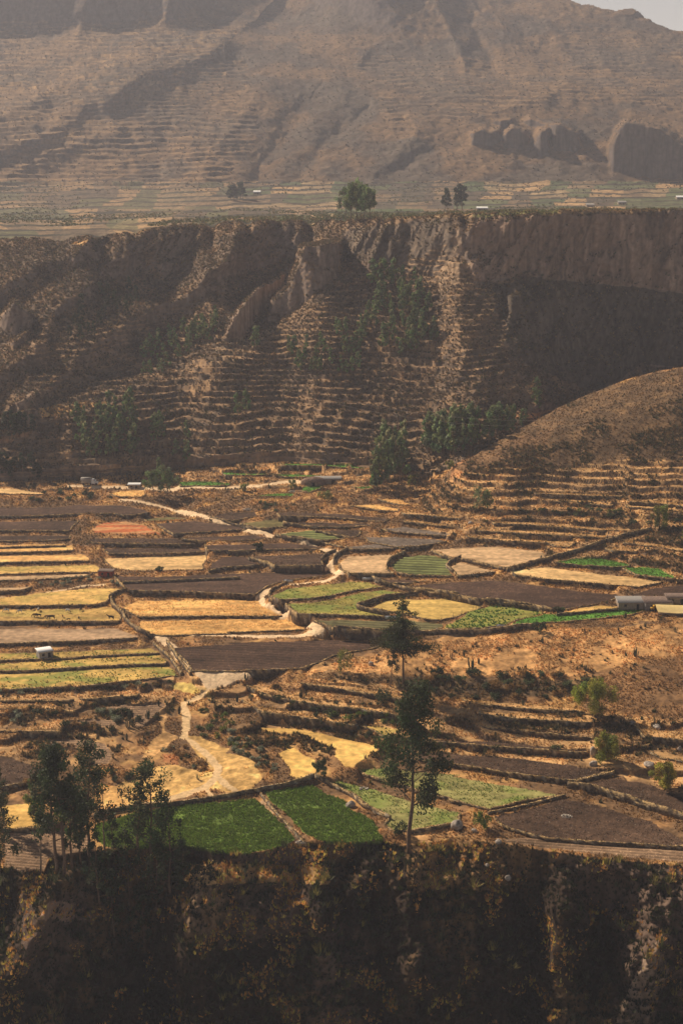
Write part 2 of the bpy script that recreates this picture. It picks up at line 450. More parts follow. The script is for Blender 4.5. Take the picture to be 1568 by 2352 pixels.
# ---------------------------------------------------------------- fields of the valley floor
# (name of its kind, phrase, outline)
FIELDS = [
 ("soil", "long bare brown field at the back left", "A -80,205 400,197 540,184 820,187 960,212 1010,235 850,256 760,240 510,245 300,255 -80,262"),
 ("soil", "brown field left of the red plot's lane", "A -80,298 500,291 535,292 490,330 480,358 300,358 -80,355"),
 ("soil", "narrow brown field above the gold strips", "A -80,392 480,392 470,415 300,425 -80,430"),
 ("stubble", "thinnest gold stubble strip at the left edge", "A -80,455 440,446 450,458 -80,472"),
 ("stubble", "bright gold strip below the thinnest one", "A -80,482 430,470 480,455 500,488 350,499 -80,505"),
 ("stubble", "widest of the bright gold strips at the left edge", "A -80,530 560,519 600,540 610,560 370,567 250,566 -80,578"),
 ("yellow", "pale yellow strip left of the red shed", "A -80,605 640,588 680,610 670,638 400,640 -80,655"),
 ("pale", "dull tan strip just left of the red shed's yard", "A -80,672 640,648 560,668 250,690 -80,696"),
 ("pale", "short tan strip above the curving shrub bank", "A -80,742 220,738 150,760 -80,770"),
 ("yellow", "yellow meadow above the cattle pasture", "A -80,822 300,778 560,750 790,746 830,765 760,790 720,840 640,858 450,860 -80,865"),
 ("yellow", "yellow pasture where the cattle graze", "A -80,892 600,887 640,880 690,872 760,880 820,940 812,970 500,970 -80,968"),
 ("pink", "pinkish tan field below the cattle pasture", "A -80,1018 780,1020 920,1068 930,1080 600,1100 -80,1125"),
 ("weedy", "weedy strip around the small white roofed hut", "A -80,1190 240,1182 400,1177 1000,1153 1080,1183 700,1200 370,1220 -80,1238"),
 ("weedy", "middle weedy yellow strip below the small hut", "A -80,1260 400,1236 1080,1197 1130,1240 1120,1256 700,1270 200,1303 -80,1305"),
 ("weedy", "widest weedy yellow green field below the small hut", "A -80,1333 300,1318 700,1287 1140,1272 1180,1300 1200,1338 900,1370 600,1405 200,1425 -80,1435"),
 ("red", "brick red plot with a gold rim", "A 620,345 700,305 850,295 960,318 1040,358 1090,380 760,376 640,371"),
 ("clod", "cloddy dark strip under the red plot", "A 590,425 660,407 1160,408 1320,448 640,443"),
 ("clod", "second cloddy dark strip below the red plot", "A 690,477 1330,473 1390,500 1200,510 900,516 740,512"),
 ("stubble2", "pale gold stubble field right of the red shed", "A 700,548 1380,517 1410,540 1370,590 1380,623 1100,628 880,630 770,612 740,590"),
 ("soil", "large brown field crossed by a low wall", "A 770,662 1100,668 1568,647 B 690,630 735,652 600,672 400,697 270,735 195,788 0,783 A 1568,785 1200,768 860,760 830,720"),
 ("orange", "upper orange stubble field left of the road bend", "A 850,862 950,832 1568,825 B 160,832 205,826 235,868 330,918 375,935 100,936 A 1568,934 940,938 870,910 840,885"),
 ("orange", "lower orange stubble field left of the road", "A 930,1010 960,970 1568,955 B 200,952 400,960 570,1010 520,1028 0,1046 A 1568,1053 1100,1068 1000,1053"),
 ("soilr", "broad ploughed field in the middle of the valley", "A 1140,1140 1180,1147 1568,1124 B 0,1117 700,1094 1010,1114 1060,1130 1000,1150 830,1180 700,1210 600,1258 500,1288 0,1306 A 1500,1308 1300,1303 1270,1250 1190,1180"),
 ("soil", "brown field right of the red plot", "A 1050,308 1300,292 1540,318 B 60,320 140,352 0,353 A 1568,355 1180,379 1130,358"),
 ("olive", "thin olive strip behind the red plot", "A 960,278 1150,264 1290,280 1010,298"),
 ("soil", "narrow brown strip below the far lane", "A 1230,408 1380,400 1568,392 B 170,387 340,413 0,428 A 1568,425 1350,428 1290,420"),
 ("soil", "brown strip behind the single round bush", "A 1390,452 1568,450 B 440,442 640,468 670,480 430,484 0,494 A 1568,493 1400,489"),
 ("soil", "small dark field left of the single round bush", "A 1420,590 1500,537 1568,532 B 130,535 220,588 0,603 A 1410,624"),
 ("clod", "speckled dark field right of the single round bush", "B 150,532 680,512 700,520 640,560 650,593 330,594 280,570"),
 ("clod", "dark strip behind the far lane's stone heap", "A 1420,262 1568,232 B 190,237 200,262 60,288 0,288"),
 ("clod", "dark cloddy strip below the far shrub hedge", "B 340,237 430,232 800,247 1100,277 1060,300 960,290 700,268 360,258"),
 ("olive", "olive strip beside the far road", "B 90,310 260,287 300,282 540,330 380,334 240,343"),
 ("clod", "dark wedge right of the olive strips", "B 380,297 940,312 970,325 800,334 580,330"),
 ("rows", "green ribbed strip beside the road", "B 330,378 580,354 830,408 650,424 430,400"),
 ("clod", "small dark wedge right of the green ribbed strip", "B 600,354 900,353 900,380 870,400 840,404"),
 ("pebble", "upper grey stony terrace below the right hillside", "B 1050,347 1200,332 1530,387 1500,395 1100,364"),
 ("pebble", "lower grey stony terrace below the right hillside", "B 930,402 1150,401 1460,421 1480,430 1300,463 1150,468 960,435"),
 ("pebble", "small stony patch beside the road's upper corner", "B 800,467 1000,447 1200,475 850,484"),
 ("pale", "tan stubble field right of the road's s-bend", "B 760,582 820,532 1150,517 1130,540 1080,590 1080,620 1130,648 830,646 770,620"),
 ("rows", "green field ruled with dark furrow lines", "B 1100,592 1200,532 1350,522 1480,547 1520,555 1480,590 1490,625 1530,666 1260,658 1150,640"),
 ("pale", "broad tan field beneath the right terraces", "B 1380,490 C 0,477 300,467 620,497 660,528 620,558 370,608 80,548 B 1520,540"),
 ("pale", "small tan triangle beside the furrowed green field", "B 1510,605 1568,577 C 70,572 300,636 50,662 B 1560,668"),
 ("stubble2", "long orange gold field beneath the long diagonal wall", "C 400,630 640,607 1430,702 1380,715 1270,738 950,713 600,680 430,655"),
 ("green", "bright green wedge beneath the long diagonal wall", "C 700,574 850,547 1010,545 1210,585 1200,600 1120,603 900,594"),
 ("green", "bright green wedge nearest the right edge", "C 1160,612 1300,602 1400,612 1520,675 1490,684 1250,655"),
 ("soil", "big bare brown field left of the tin roofed farm", "B 1220,738 1380,717 C 0,707 300,692 700,742 900,772 1110,787 1120,800 1100,825 990,853 760,893 690,903 560,868 300,833 150,823 0,790 B 1400,772"),
 ("soil", "thin brown strip behind the white gate", "B 1000,692 1240,691 1360,700 1200,713 1080,709"),
 ("meadow", "upper yellow green field inside the road bend", "B 300,800 400,752 850,702 950,707 1060,738 850,763 700,798 560,816 350,823"),
 ("meadow", "lower yellow green field inside the road bend", "B 400,852 560,846 700,827 900,777 1070,757 1270,790 1060,815 980,850 880,870 900,890 1100,930 1090,938 480,918 430,880"),
 ("goldgreen", "gold oval field ringed by a stone wall", "B 975,880 1060,832 1200,822 1568,817 C 220,860 200,885 30,942 B 1440,963 1350,958 1150,913"),
 ("rows2", "dark green ribbed field below the gold oval", "B 590,962 1110,967 1200,962 1450,985 1460,1013 1360,1036 1060,1036 720,1016"),
 ("crop", "dotted green crop field right of the gold oval", "C 30,970 130,902 280,864 420,870 560,892 640,925 440,960 370,998 190,1017 0,1026 B 1480,1018 1480,992"),
 ("green", "long green field running to the tin roofed farm", "C 390,998 440,965 650,922 700,925 1140,887 1350,892 1200,928 950,957 700,977 560,985"),
 ("yellow", "thin yellow margin left of the tin roofed farm", "C 790,900 1000,862 1120,872 1130,882 710,920"),
 ("soilr", "ploughed field behind the tin roofed farm", "C 1180,803 1380,742 1568,724 1700,720 1700,800 1568,803"),
 ("alfalfa", "right one of the two bright green alfalfa fields", "E 250,742 580,697 640,742 790,792 830,862 985,937 1055,1060 900,1086 620,1066 500,1000 395,890 365,868 300,800"),
 ("alfalfa", "left one of the two bright green alfalfa fields", "D 650,962 900,887 1180,837 E 190,787 345,930 465,1062 380,1102 200,1142 0,1160 D 1400,1147 1250,1107 850,1126 700,1106 650,1060"),
 ("potato", "pale green field left of the tallest tree's trunk", "E 690,680 750,667 1000,722 1120,770 1568,882 1568,938 1240,1006 1190,1000 1120,998 1065,958 1100,912 995,868 875,760"),
 ("potato", "pale green wedge ending between two dark fields", "E 885,592 1000,577 1568,627 F 0,632 745,763 480,798 260,856 0,793 E 1500,780 1200,700 930,620"),
 ("clod", "large cloddy dark field at the lower right", "F 290,905 480,862 780,787 1050,852 1350,942 1568,1075 1700,1120 1700,1118 1568,1106 1100,1083 640,1048 480,1010 340,962"),
 ("furrow", "furrowed dark strip along the lower right cliff edge", "F 330,1062 500,1042 700,1077 1568,1132 1700,1140 1700,1225 1568,1213 1100,1168 700,1128 420,1088"),
 ("clod", "dark cloddy field at the right edge above the big one", "F 890,690 1090,647 1250,667 1568,772 1700,800 1700,950 1568,905 1250,805 950,715"),
 ("clod", "speckled dark field behind the pale green wedge", "E 1290,462 F 0,482 500,517 1000,592 1050,605 830,663 400,610 0,545 E 1290,520"),
 ("clod", "narrow dark strip behind the standing stone", "E 1320,385 F 0,390 250,396 930,460 900,472 200,425 0,407 E 1320,400"),
 ("clod", "dark brown terrace strip below the yellow green willow", "F 150,292 500,320 1350,418 1300,430 960,376 300,306"),
 ("furrow", "furrowed tan field at the lower left edge", "D 30,1022 330,1003 600,1012 620,1130 400,1188 330,1195 295,1272 150,1278 30,1248"),
 ("gold", "small orange gold field behind the front left trees", "D 20,832 200,817 240,832 270,900 440,930 300,970 50,983"),
 ("clod", "shaded grey soil terrace at the left edge", "D -80,482 100,520 340,600 280,658 0,708 -80,710"),
 ("furrow", "curving tan ploughed terrace at lower left", "D 130,392 560,382 700,412 770,480 720,558 640,558 600,442 300,402"),
 ("furrow", "small tan terrace among the lower left banks", "D 440,272 560,252 790,252 800,306 700,299 480,285"),
 ("furrow", "upper tan ploughed terrace left of the dirt track", "D 640,167 1100,142 1120,155 970,300 930,300 890,205 700,178"),
 ("gold", "flat gold clearing left of the dark terrace walls", "E 225,302 500,312 800,382 1000,422 1018,450 850,573 805,568 735,500 740,450 620,402 480,352 270,330"),
 ("goldgreen", "small gold green corner above the gold clearing", "E 885,287 1195,317 1100,363 1050,358 1000,322"),
 ("gold", "small gold plot left of the olive tree", "E 342,482 425,432 600,530 608,618 470,648 420,628 440,590"),
 ("green", "small green plot by the far stone heap", "H 205,862 300,848 430,842 460,855 440,866 250,866"),
 ("green", "small green plot behind the far stone house", "H 500,825 520,800 620,797 640,806 560,840"),
 ("green", "tiny green plot beside the middle eucalyptus", "H 850,802 970,798 990,812 900,816"),
 ("green", "long thin green terrace under the terraced hill", "H 360,645 620,640 930,668 930,680 620,658 380,654"),
 ("green", "lower thin green terrace under the terraced hill", "H 300,720 450,716 640,722 640,732 400,735"),
 ("green", "left thin green terrace under the terraced hill", "G 1500,705 1568,703 H 60,708 300,712 200,722 0,722 G 1500,712"),
 ("green", "dull green plot right of the ragged roadside eucalyptus", "G 1200,768 1400,766 1568,776 1568,790 1220,796"),
 ("orange", "orange plot left of the ragged roadside eucalyptus", "G 740,845 850,826 965,822 985,850 960,868 800,866"),
 ("stubble2", "pale gold field at the far left of the valley", "G -80,812 60,812 280,838 300,852 100,850 -80,838"),
 ("tread", "upper long golden grass terrace below the orange slope", "E 500,4 800,16 1200,92 1195,112 800,48"),
 ("tread", "longest golden grass terrace on the central bank", "E 135,18 200,18 560,105 1245,205 1230,238 900,178 560,142 240,80"),
 ("tread", "thin golden grass terrace above the bushy bank", "E 100,118 240,166 640,228 885,280 860,290 640,256 230,196"),
 ("tread", "thin golden terrace left of the large willow", "F 60,106 260,128 890,176 905,200 500,178 150,140"),
 ("tread", "rusty narrow terrace right of the tallest tree's crown", "F 190,190 500,218 960,255 955,272 500,246 210,216"),
 ("tread", "golden terrace among boulders near the right edge", "F 1200,232 1420,330 1640,372 1640,400 1300,362"),
 ("tread", "second golden terrace among boulders at the right edge", "F 1350,470 1450,470 1640,520 1640,545 1420,510"),
 ("tread", "uppermost thin gold terrace at the lower left", "D -80,106 400,102 500,114 470,122 -80,124"),
 ("tread", "thin gold terrace right below the shrubby bank", "D 545,100 700,88 940,74 930,90 700,104 560,112"),
 ("tread", "second thin gold terrace at the lower left", "D -80,164 330,156 505,188 500,200 320,184 -80,178"),
 ("tread", "third thin gold terrace at the lower left", "D -80,310 380,316 410,332 -80,328"),
 ("tread", "first long terrace strip below the hedge line", "C 280,293 560,303 1030,341 1260,350 1250,360 1000,356 540,320 290,308"),
 ("tread", "second long terrace strip below the hedge line", "C 180,343 500,356 800,372 1060,390 1045,404 700,390 180,358"),
 ("tread", "third and widest strip below the hedge line", "C 100,391 400,410 660,427 850,430 800,468 720,462 640,440 380,428 110,404"),
 ("tread", "upper curved strip right of the long diagonal wall", "C 1170,422 1400,450 1640,492 1640,508 1380,470 1160,438"),
 ("tread", "lower curved strip right of the long diagonal wall", "C 1040,478 1120,470 1260,492 1250,502 1090,492"),
 ("tread", "strip above the hedge line at the far right", "C 1180,184 1400,196 1640,236 1640,250 1400,212 1190,198"),
 ("tread", "second strip above the hedge line at the far right", "C 1190,150 1400,158 1640,190 1640,202 1400,174 1200,162"),
 ("tread", "dark stone edged terrace high on the right spur", "C 560,98 860,106 1150,118 1150,130 860,120 570,108"),
 ("tread", "second dark stone edged terrace on the right spur", "C 600,142 880,150 1090,182 1080,192 870,166 610,154"),
 ("tread", "long brown strip right of the stony terraces", "B 1190,284 1380,300 C 0,330 20,336 B 1380,318 1200,296"),
 ("tread", "uppermost strip right of the stony terraces", "B 1180,232 1400,245 1568,262 C 60,284 B 1568,276 1400,260 1190,244"),
 ("orange", "upper orange terrace at the hill's foot", "H 1010,880 1160,885 1250,925 1150,920"),
 ("orange", "lower orange terrace at the hill's foot", "H 835,925 1000,920 1160,950 1160,968 1050,960"),
]
NFD = len(FIELDS)
fid = np.full((NR, NC), -1, np.int16)
fplane = []
A2 = np.repeat(acol[None, :], NR, 0)
rowsV = slice(J_F, J_V)
Ysub = Y[rowsV] + 0.7 * fbm(X[rowsV] / 2.5, Y[rowsV] / 2.5, 3, 2); Asub = A2[rowsV] + 0.7 * fbm(X[rowsV] / 2.5, Y[rowsV] / 2.5, 3, 6) / Y[rowsV]
delta = np.zeros((NR, NC)); hasd = np.zeros((NR, NC))
order = []
for k, (kind, ph, s) in enumerate(FIELDS):
    pts = P(s)
    us = np.array([p[0] for p in pts]); vs = np.array([p[1] for p in pts])
    uc = np.clip(us, 0, W0).mean(); vc = 0.45 * vs.mean() + 0.55 * (vs.min() + vs.max()) / 2
    yc, zc_ = base_at(uc, vc)
    g_ = 0.035 if kind != 'x' else 0
    fplane.append((zc_, yc, g_))
    order.append((yc, k))
def field_unproject(k, u, v):
    zc_, yc, g_ = fplane[k]
    a, e = uv2ae(u, v)
    y = (zc_ - g_ * yc - ZC) / (e - g_)
    return a, y
fpoly = {}
for yc, k in sorted(order):                       # far fields last, so the upper one wins at a step
    a, y = field_unproject(k, *zip(*[(p[0], p[1]) for p in P(FIELDS[k][2])]))
    poly = list(zip(a, y)); fpoly[k] = poly
    m = inpoly(Asub, Ysub, poly)
    fid[rowsV][m] = k
    zc_, ycc, g_ = fplane[k]
    zz = zc_ + g_ * (Ysub - ycc)
    d = delta[rowsV]; d[m] = (zz - Zb[rowsV])[m]; hasd[rowsV][m] = 1

# ---------------------------------------------------------------- roads and tracks
ROADS = [
 ("dirt_road", "A 820,152 960,172 1130,215 1200,238 1400,274 1568,322 B 180,357 450,412 620,447 700,477 765,500 730,535 695,565 715,600 770,655", 1.45),
 ("dirt_road", "B 770,655 650,688 400,712 290,752 222,790 240,850 380,922 500,972 640,1022 500,1042 200,1062", 1.4),
 ("dirt_road", "B 200,1062 A 1250,1110 1070,1098 1090,1130 1180,1225 1265,1335 1400,1365 1568,1365 B 140,1355", 1.4),
 ("dirt_track", "D 1450,52 1340,112 1245,150 1262,250 1250,370 1375,470 1480,575 1455,645 1380,700 1100,788 870,832", 1.0),
 ("dirt_track", "D 1480,640 1530,690 1568,705 E 60,722", 0.8),
 ("dirt_track", "D 1385,700 1440,770", 0.7),
 ("gravel_road", "G 480,800 880,804 B 0,72 200,60 420,40 560,28", 2.0),
 ("footpath", "A -80,806 120,800 300,778 560,728 700,722", 0.6),
]
rid = np.full((NR, NC), -1, np.int16)
for k, (nm, s, hw) in enumerate(ROADS):
    pts = [(lambda yz, p: (float(uv2ae(*p)[0] * yz[0]), yz[0]))(base_at(*p), p) for p in P(s)]
    Xs = X[rowsV]; Ys = Y[rowsV]
    d, _, _ = seg_dist(Xs, Ys, pts)
    d = d + 0.75 * fbm(Xs / 3, Ys / 3, 3, 3)
    # fields are broad; the road keeps clear of them
    m = (d < hw) & (fid[rowsV] < 0) & (np.abs(UU[rowsV] - 784) < 900)
    rid[rowsV][m] = k
# wide trampled clearing at the junction, gold ground around the track
CLEAR = [P("A 1270,1345 1400,1350 1568,1343 B 150,1345 B 40,1395 A 1520,1420 1400,1450 1330,1400"),]
for p_ in CLEAR:
    m = inpoly(UU[rowsV], VV[rowsV], p_) & (fid[rowsV] < 0)
    rid[rowsV][m] = 2

# ---------------------------------------------------------------- settle the banks between the fields (pull-push fill)
def pullpush(d, wgt):
    stack = []
    D, Wt = d * wgt, wgt.astype(float)
    while min(D.shape) > 2:
        stack.append((D, Wt))
        h, w_ = D.shape
        Dp = np.pad(D, ((0, h % 2), (0, w_ % 2))); Wp = np.pad(Wt, ((0, h % 2), (0, w_ % 2)))
        D2 = Dp[0::2, 0::2] + Dp[1::2, 0::2] + Dp[0::2, 1::2] + Dp[1::2, 1::2]
        W2 = Wp[0::2, 0::2] + Wp[1::2, 0::2] + Wp[0::2, 1::2] + Wp[1::2, 1::2]
        n = np.maximum(W2, 1e-9); s_ = np.minimum(W2, 1) / n
        D, Wt = D2 * s_, np.minimum(W2, 1)
    val = D / np.maximum(Wt, 1e-9)
    for D, Wt in reversed(stack):
        up = np.repeat(np.repeat(val, 2, 0), 2, 1)[:D.shape[0], :D.shape[1]]
        up = gblur(up, 0.8)
        val = np.where(Wt > 0.999, D, D + (1 - Wt) * up)
    return val
wt = hasd.copy()
# anchors: no change on the hillside, at the cliff edge and far from any field
anchor = np.zeros_like(wt)
anchor[:J_F] = 1; anchor[J_V:] = 1
dist_mask = gblur(hasd[::4, ::4], 6)
far_ = np.repeat(np.repeat(dist_mask, 4, 0), 4, 1)[:NR, :NC]
pad_r = NR - far_.shape[0]
anchor = np.maximum(anchor, (far_ < 0.02).astype(float) * (hasd == 0))
dl = pullpush(np.where(hasd > 0, delta, 0)[J_F - 8:J_V + 8], np.maximum(wt, anchor)[J_F - 8:J_V + 8])
# close in front of a field edge the ground already lies at the lower field's level: the step is a wall
low = np.full((NC,), -1); 
dlow = np.where(hasd > 0, delta, np.nan)
lastv = np.full(NC, np.nan); lasty = np.full(NC, -1e9)
cand = np.full((NR, NC), np.nan); cy = np.zeros((NR, NC))
for j in range(J_F, J_V):
    h_ = hasd[j] > 0
    lastv = np.where(h_, Zb[j] + delta[j], lastv); lasty = np.where(h_, Y[j], lasty)
    cand[j] = lastv; cy[j] = Y[j] - lasty
nowall_k = np.array([f[0] in ('gold', 'alfalfa', 'red', 'furrow', 'goldgreen') for f in FIELDS] + [False])
nk = np.full(NC, -1); nkk = np.full((NR, NC), -1)
for j in range(J_V - 1, J_F - 1, -1):
    nk = np.where(hasd[j] > 0, fid[j], nk); nkk[j] = nk
nexty = np.full(NC, 1e9); ny = np.zeros((NR, NC))
for j in range(J_V - 1, J_F - 1, -1):
    nexty = np.where(hasd[j] > 0, Y[j], nexty); ny[j] = nexty - Y[j]
gap = cy + ny
use = (hasd == 0) & np.isfinite(cand) & (gap < 13) & (rid < 0) & ~nowall_k[nkk]
kk_ = np.clip((13 - gap) / 4, 0, 1) * use
dfull = np.zeros((NR, NC)); dfull[J_F - 8:J_V + 8] = dl
Z = Zb + dfull
sm_ = blur_rows(np.where(kk_ > 0, np.minimum(np.nan_to_num(cand), Z), Z), 2.2); kk_ = blur_rows(kk_, 2.0) * (hasd == 0)
Z = np.where(kk_ > 0, Z * (1 - kk_) + np.minimum(sm_, Z) * kk_, Z)

# ---------------------------------------------------------------- terraces, cut into the slopes
TERR = [   # outline, step in metres, strength
 ("Z 60,760 240,740 420,700 560,790 560,1075 -600,1100 -600,1040 160,960 60,860", 2.3, .8),
 ("Z 300,900 430,840 560,790 700,740 830,600 850,700 1000,700 1000,1090 280,1075", 2.5, 1),
 ("Z 850,640 1020,560 1150,700 1200,940 1000,1060 850,1060", 2.6, .8),
 ("Z -600,1050 1000,1040 1000,1125 -600,1125", 1.7, 1),
 ("Z 1000,1110 1130,1068 1250,1075 1568,1050 2000,1030 2000,1400 1568,1350 1540,1330 1400,1290 1250,1300 1180,1240 1000,1250 960,1160", 2.0, 1),
 ("Z 960,1610 1350,1630 2000,1700 2000,1880 1568,1830 1400,1770 960,1760", 1.9, .9),
 ("Z 430,1570 900,1560 960,1700 900,1760 560,1700", 2.2, .9),
 ("Z -600,1585 400,1570 400,1650 250,1760 -600,1760", 1.8, .9),
 ("Z -600,40 560,60 480,140 300,260 100,350 -600,480", 6, .75),
 ("Z -600,400 560,130 600,300 520,420 300,430 -600,480", 5.5, .6),
 
 ("Z -600,424 2000,418 2000,478 1000,480 600,477 -600,477", 2.8, .35),
 ("Z 800,130 1568,150 2000,150 2000,280 1300,230 900,300", 6, .4),
 ("Z 1300,60 1568,80 2000,140 2000,200 1300,150", 6, .4),
]
wild = (fid < 0) & (rid < 0)
tread = np.zeros((NR, NC)); tmask = np.zeros((NR, NC)); TIDX = np.zeros((NR, NC)); TFR = np.zeros((NR, NC))
Uw = UU + 8 * fbm(UU / 30, VV / 30, 2, 1); Vw = VV + 8 * fbm(UU / 30, VV / 30, 2, 2)
for s, st, k in TERR:
    m = inpoly(Uw, Vw, P(s)) & wild
    far = 1.0
    n1 = st * 1.6 * fbm(X / 55 + st, Y / 55, 2, 3) + 0.28 * st * fbm(X / 6, Y / 6, 2, 6)
    n1 = np.where(isP & (VV > 416), 0.45 * st * fbm(X / 120 + st, Y / 120, 2, 3) + 0.10 * st * fbm(X / 18, Y / 18, 2, 6), n1)
    n1 = np.where(isP & (VV <= 416), 1.6 * st * fbm(X / 150 + st, Y / 150, 2, 3) + 0.28 * st * fbm(X / 18, Y / 18, 2, 6), n1)
    t = (Z + n1) / st
    fl = np.floor(t); fr = t - fl
    broken = np.clip(k * 1.35 * (0.62 + 0.9 * fbm(X / 22 + fl * 7.1, fl * 3.7 + Y / 60, 2, 4)), 0, 1) if k < 1 else np.clip(0.95 + 0.5 * fbm(X / 18 + fl * 7.1, fl * 3.7, 2, 4), 0.3, 1)
    hi_ = np.where(isV, 0.57, np.where(isP & (VV > 416), 0.50, 0.66))
    zt = st * (fl + 0.12 * fr + 0.88 * sstep(0.44, hi_, fr)) - n1
    Z = np.where(m, Z * (1 - broken) + zt * broken, Z)
    tr = np.where(fr < 0.43, 1.0, 0) + np.where(fr > hi_ - .02, 1.0, 0)
    tread = np.where(m, np.minimum(tr, 1) * broken, tread); tmask = np.where(m, broken, tmask); TIDX = np.where(m, fl, TIDX); TFR = np.where(m, fr, TFR)

# rough ground
rough = np.zeros((NR, NC))
rough = np.where(isF, 0.55, rough); rough = np.where(isV & wild, 0.30, rough); rough = np.where(isM, 0.55, rough); rough = np.where(isP, 1.8, rough)
rough = np.where(isP & (VV > 420) & (VV < 600), 0.04, rough)
rough = rough * (1 - 0.55 * tmask)
Z = Z + rough * fbm(X / np.where(isP, 15, 4.5), Y / np.where(isP, 15, 4.5), 3, 5) * sstep(0, 6, np.abs(ABOVE - NR + 4) * 1.0)
sc_ = np.where(isP, 5.0, 1.0)
Z = Z + rough * 0.45 * fbm(X / (1.5 * sc_), Y / (1.5 * sc_), 2, 2)
fieldbump = np.where(fid >= 0, 0.10, 0) * fbm(X / 5, Y / 5, 3, 1)
Z = Z + fieldbump
# the rim is notched where gullies break through it
Z = Z - DIP[None, :] * np.exp(-np.abs(VV - vR[None, :]) / np.where(isM, 26, 7)) * (isM | isP)

# ---------------------------------------------------------------- lookups on the finished ground
Egrid = (Z - ZC) / Y
def hit(u, v):
    """point of the ground seen at image position (u, v)"""
    a, e = uv2ae(u, v)
    i = int(np.clip(round(float(np.interp(a, acol, np.arange(NC)))), 0, NC - 1))
    j = int(np.argmax(Egrid[4:, i] >= e)) + 4
    y0, y1 = Y[j - 1, i], Y[j, i]; e0, e1 = Egrid[j - 1, i], Egrid[j, i]
    t = (e - e0) / (e1 - e0) if e1 > e0 else 1
    y = y0 + min(max(t, 0), 1) * (y1 - y0)
    return np.array([a * y, y, ground(a * y, y)])
def ground(x, y):
    fi = np.interp(x / y, acol, np.arange(NC))
    i = int(min(fi, NC - 2)); t = fi - i
    return float(np.interp(y, Y[:, i], Z[:, i]) * (1 - t) + np.interp(y, Y[:, i + 1], Z[:, i + 1]) * t)
def ppm(y):  # image pixels (annotation frame) per metre at distance y
    return F0 / (y * 0.99)
#PART2

# ================================================================ colours of the ground (albedo)
def mixc(a, b, t): return a * (1 - t[..., None]) + np.asarray(b) * t[..., None]
n_lo = fbm(X / 28, Y / 28, 3, 1); n_md = fbm(X / 7, Y / 7, 3, 4); n_hi = fbm(X / 1.7, Y / 1.7, 2, 6)
n_far = fbm(X / 70, Y / 70, 3, 2)
dZ = np.gradient(Zb, axis=0); dY = np.gradient(Y, axis=0)
slope = np.degrees(np.arctan2(dZ, np.maximum(dY, 1e-3)))
COL = np.zeros((NR, NC, 3))
GOLD = (0.56, 0.32, 0.11); BROWN = (0.21, 0.12, 0.058); RUST = (0.37, 0.19, 0.075); DUST = (0.62, 0.42, 0.21)
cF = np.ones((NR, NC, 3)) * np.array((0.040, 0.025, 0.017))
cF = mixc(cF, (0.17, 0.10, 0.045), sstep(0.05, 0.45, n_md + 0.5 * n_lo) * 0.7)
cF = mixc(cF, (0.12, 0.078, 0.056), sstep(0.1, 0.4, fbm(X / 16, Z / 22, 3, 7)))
cV = np.ones((NR, NC, 3)) * np.array(BROWN)
cV = mixc(cV, RUST, sstep(-0.2, 0.3, n_md + 0.3 * n_lo))
cV = mixc(cV, GOLD, sstep(0.05, 0.5, n_md * 0.7 + 0.5 * fbm(X / 3, Y / 3, 2, 2)) * 0.7)
cM = np.ones((NR, NC, 3)) * np.array((0.155, 0.105, 0.070))
cM = mixc(cM, (0.24, 0.15, 0.085), sstep(-0.15, 0.35, n_lo + 0.6 * n_md))
cM = mixc(cM, (0.21, 0.15, 0.115), sstep(46, 60, slope))
cP = np.ones((NR, NC, 3)) * np.array((0.095, 0.062, 0.040))
cP = mixc(cP, (0.185, 0.110, 0.056), sstep(-0.2, 0.3, n_far + 0.4 * n_lo))
cP = mixc(cP, (0.11, 0.082, 0.058), sstep(0.0, 0.4, -n_far + 0.5 * n_md) * .8)
cP = mixc(cP, (0.12, 0.09, 0.075), sstep(34, 50, slope))
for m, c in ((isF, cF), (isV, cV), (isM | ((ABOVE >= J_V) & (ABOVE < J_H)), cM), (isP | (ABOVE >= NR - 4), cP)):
    mm = np.broadcast_to(m, (NR, NC)); COL[mm] = c[mm]

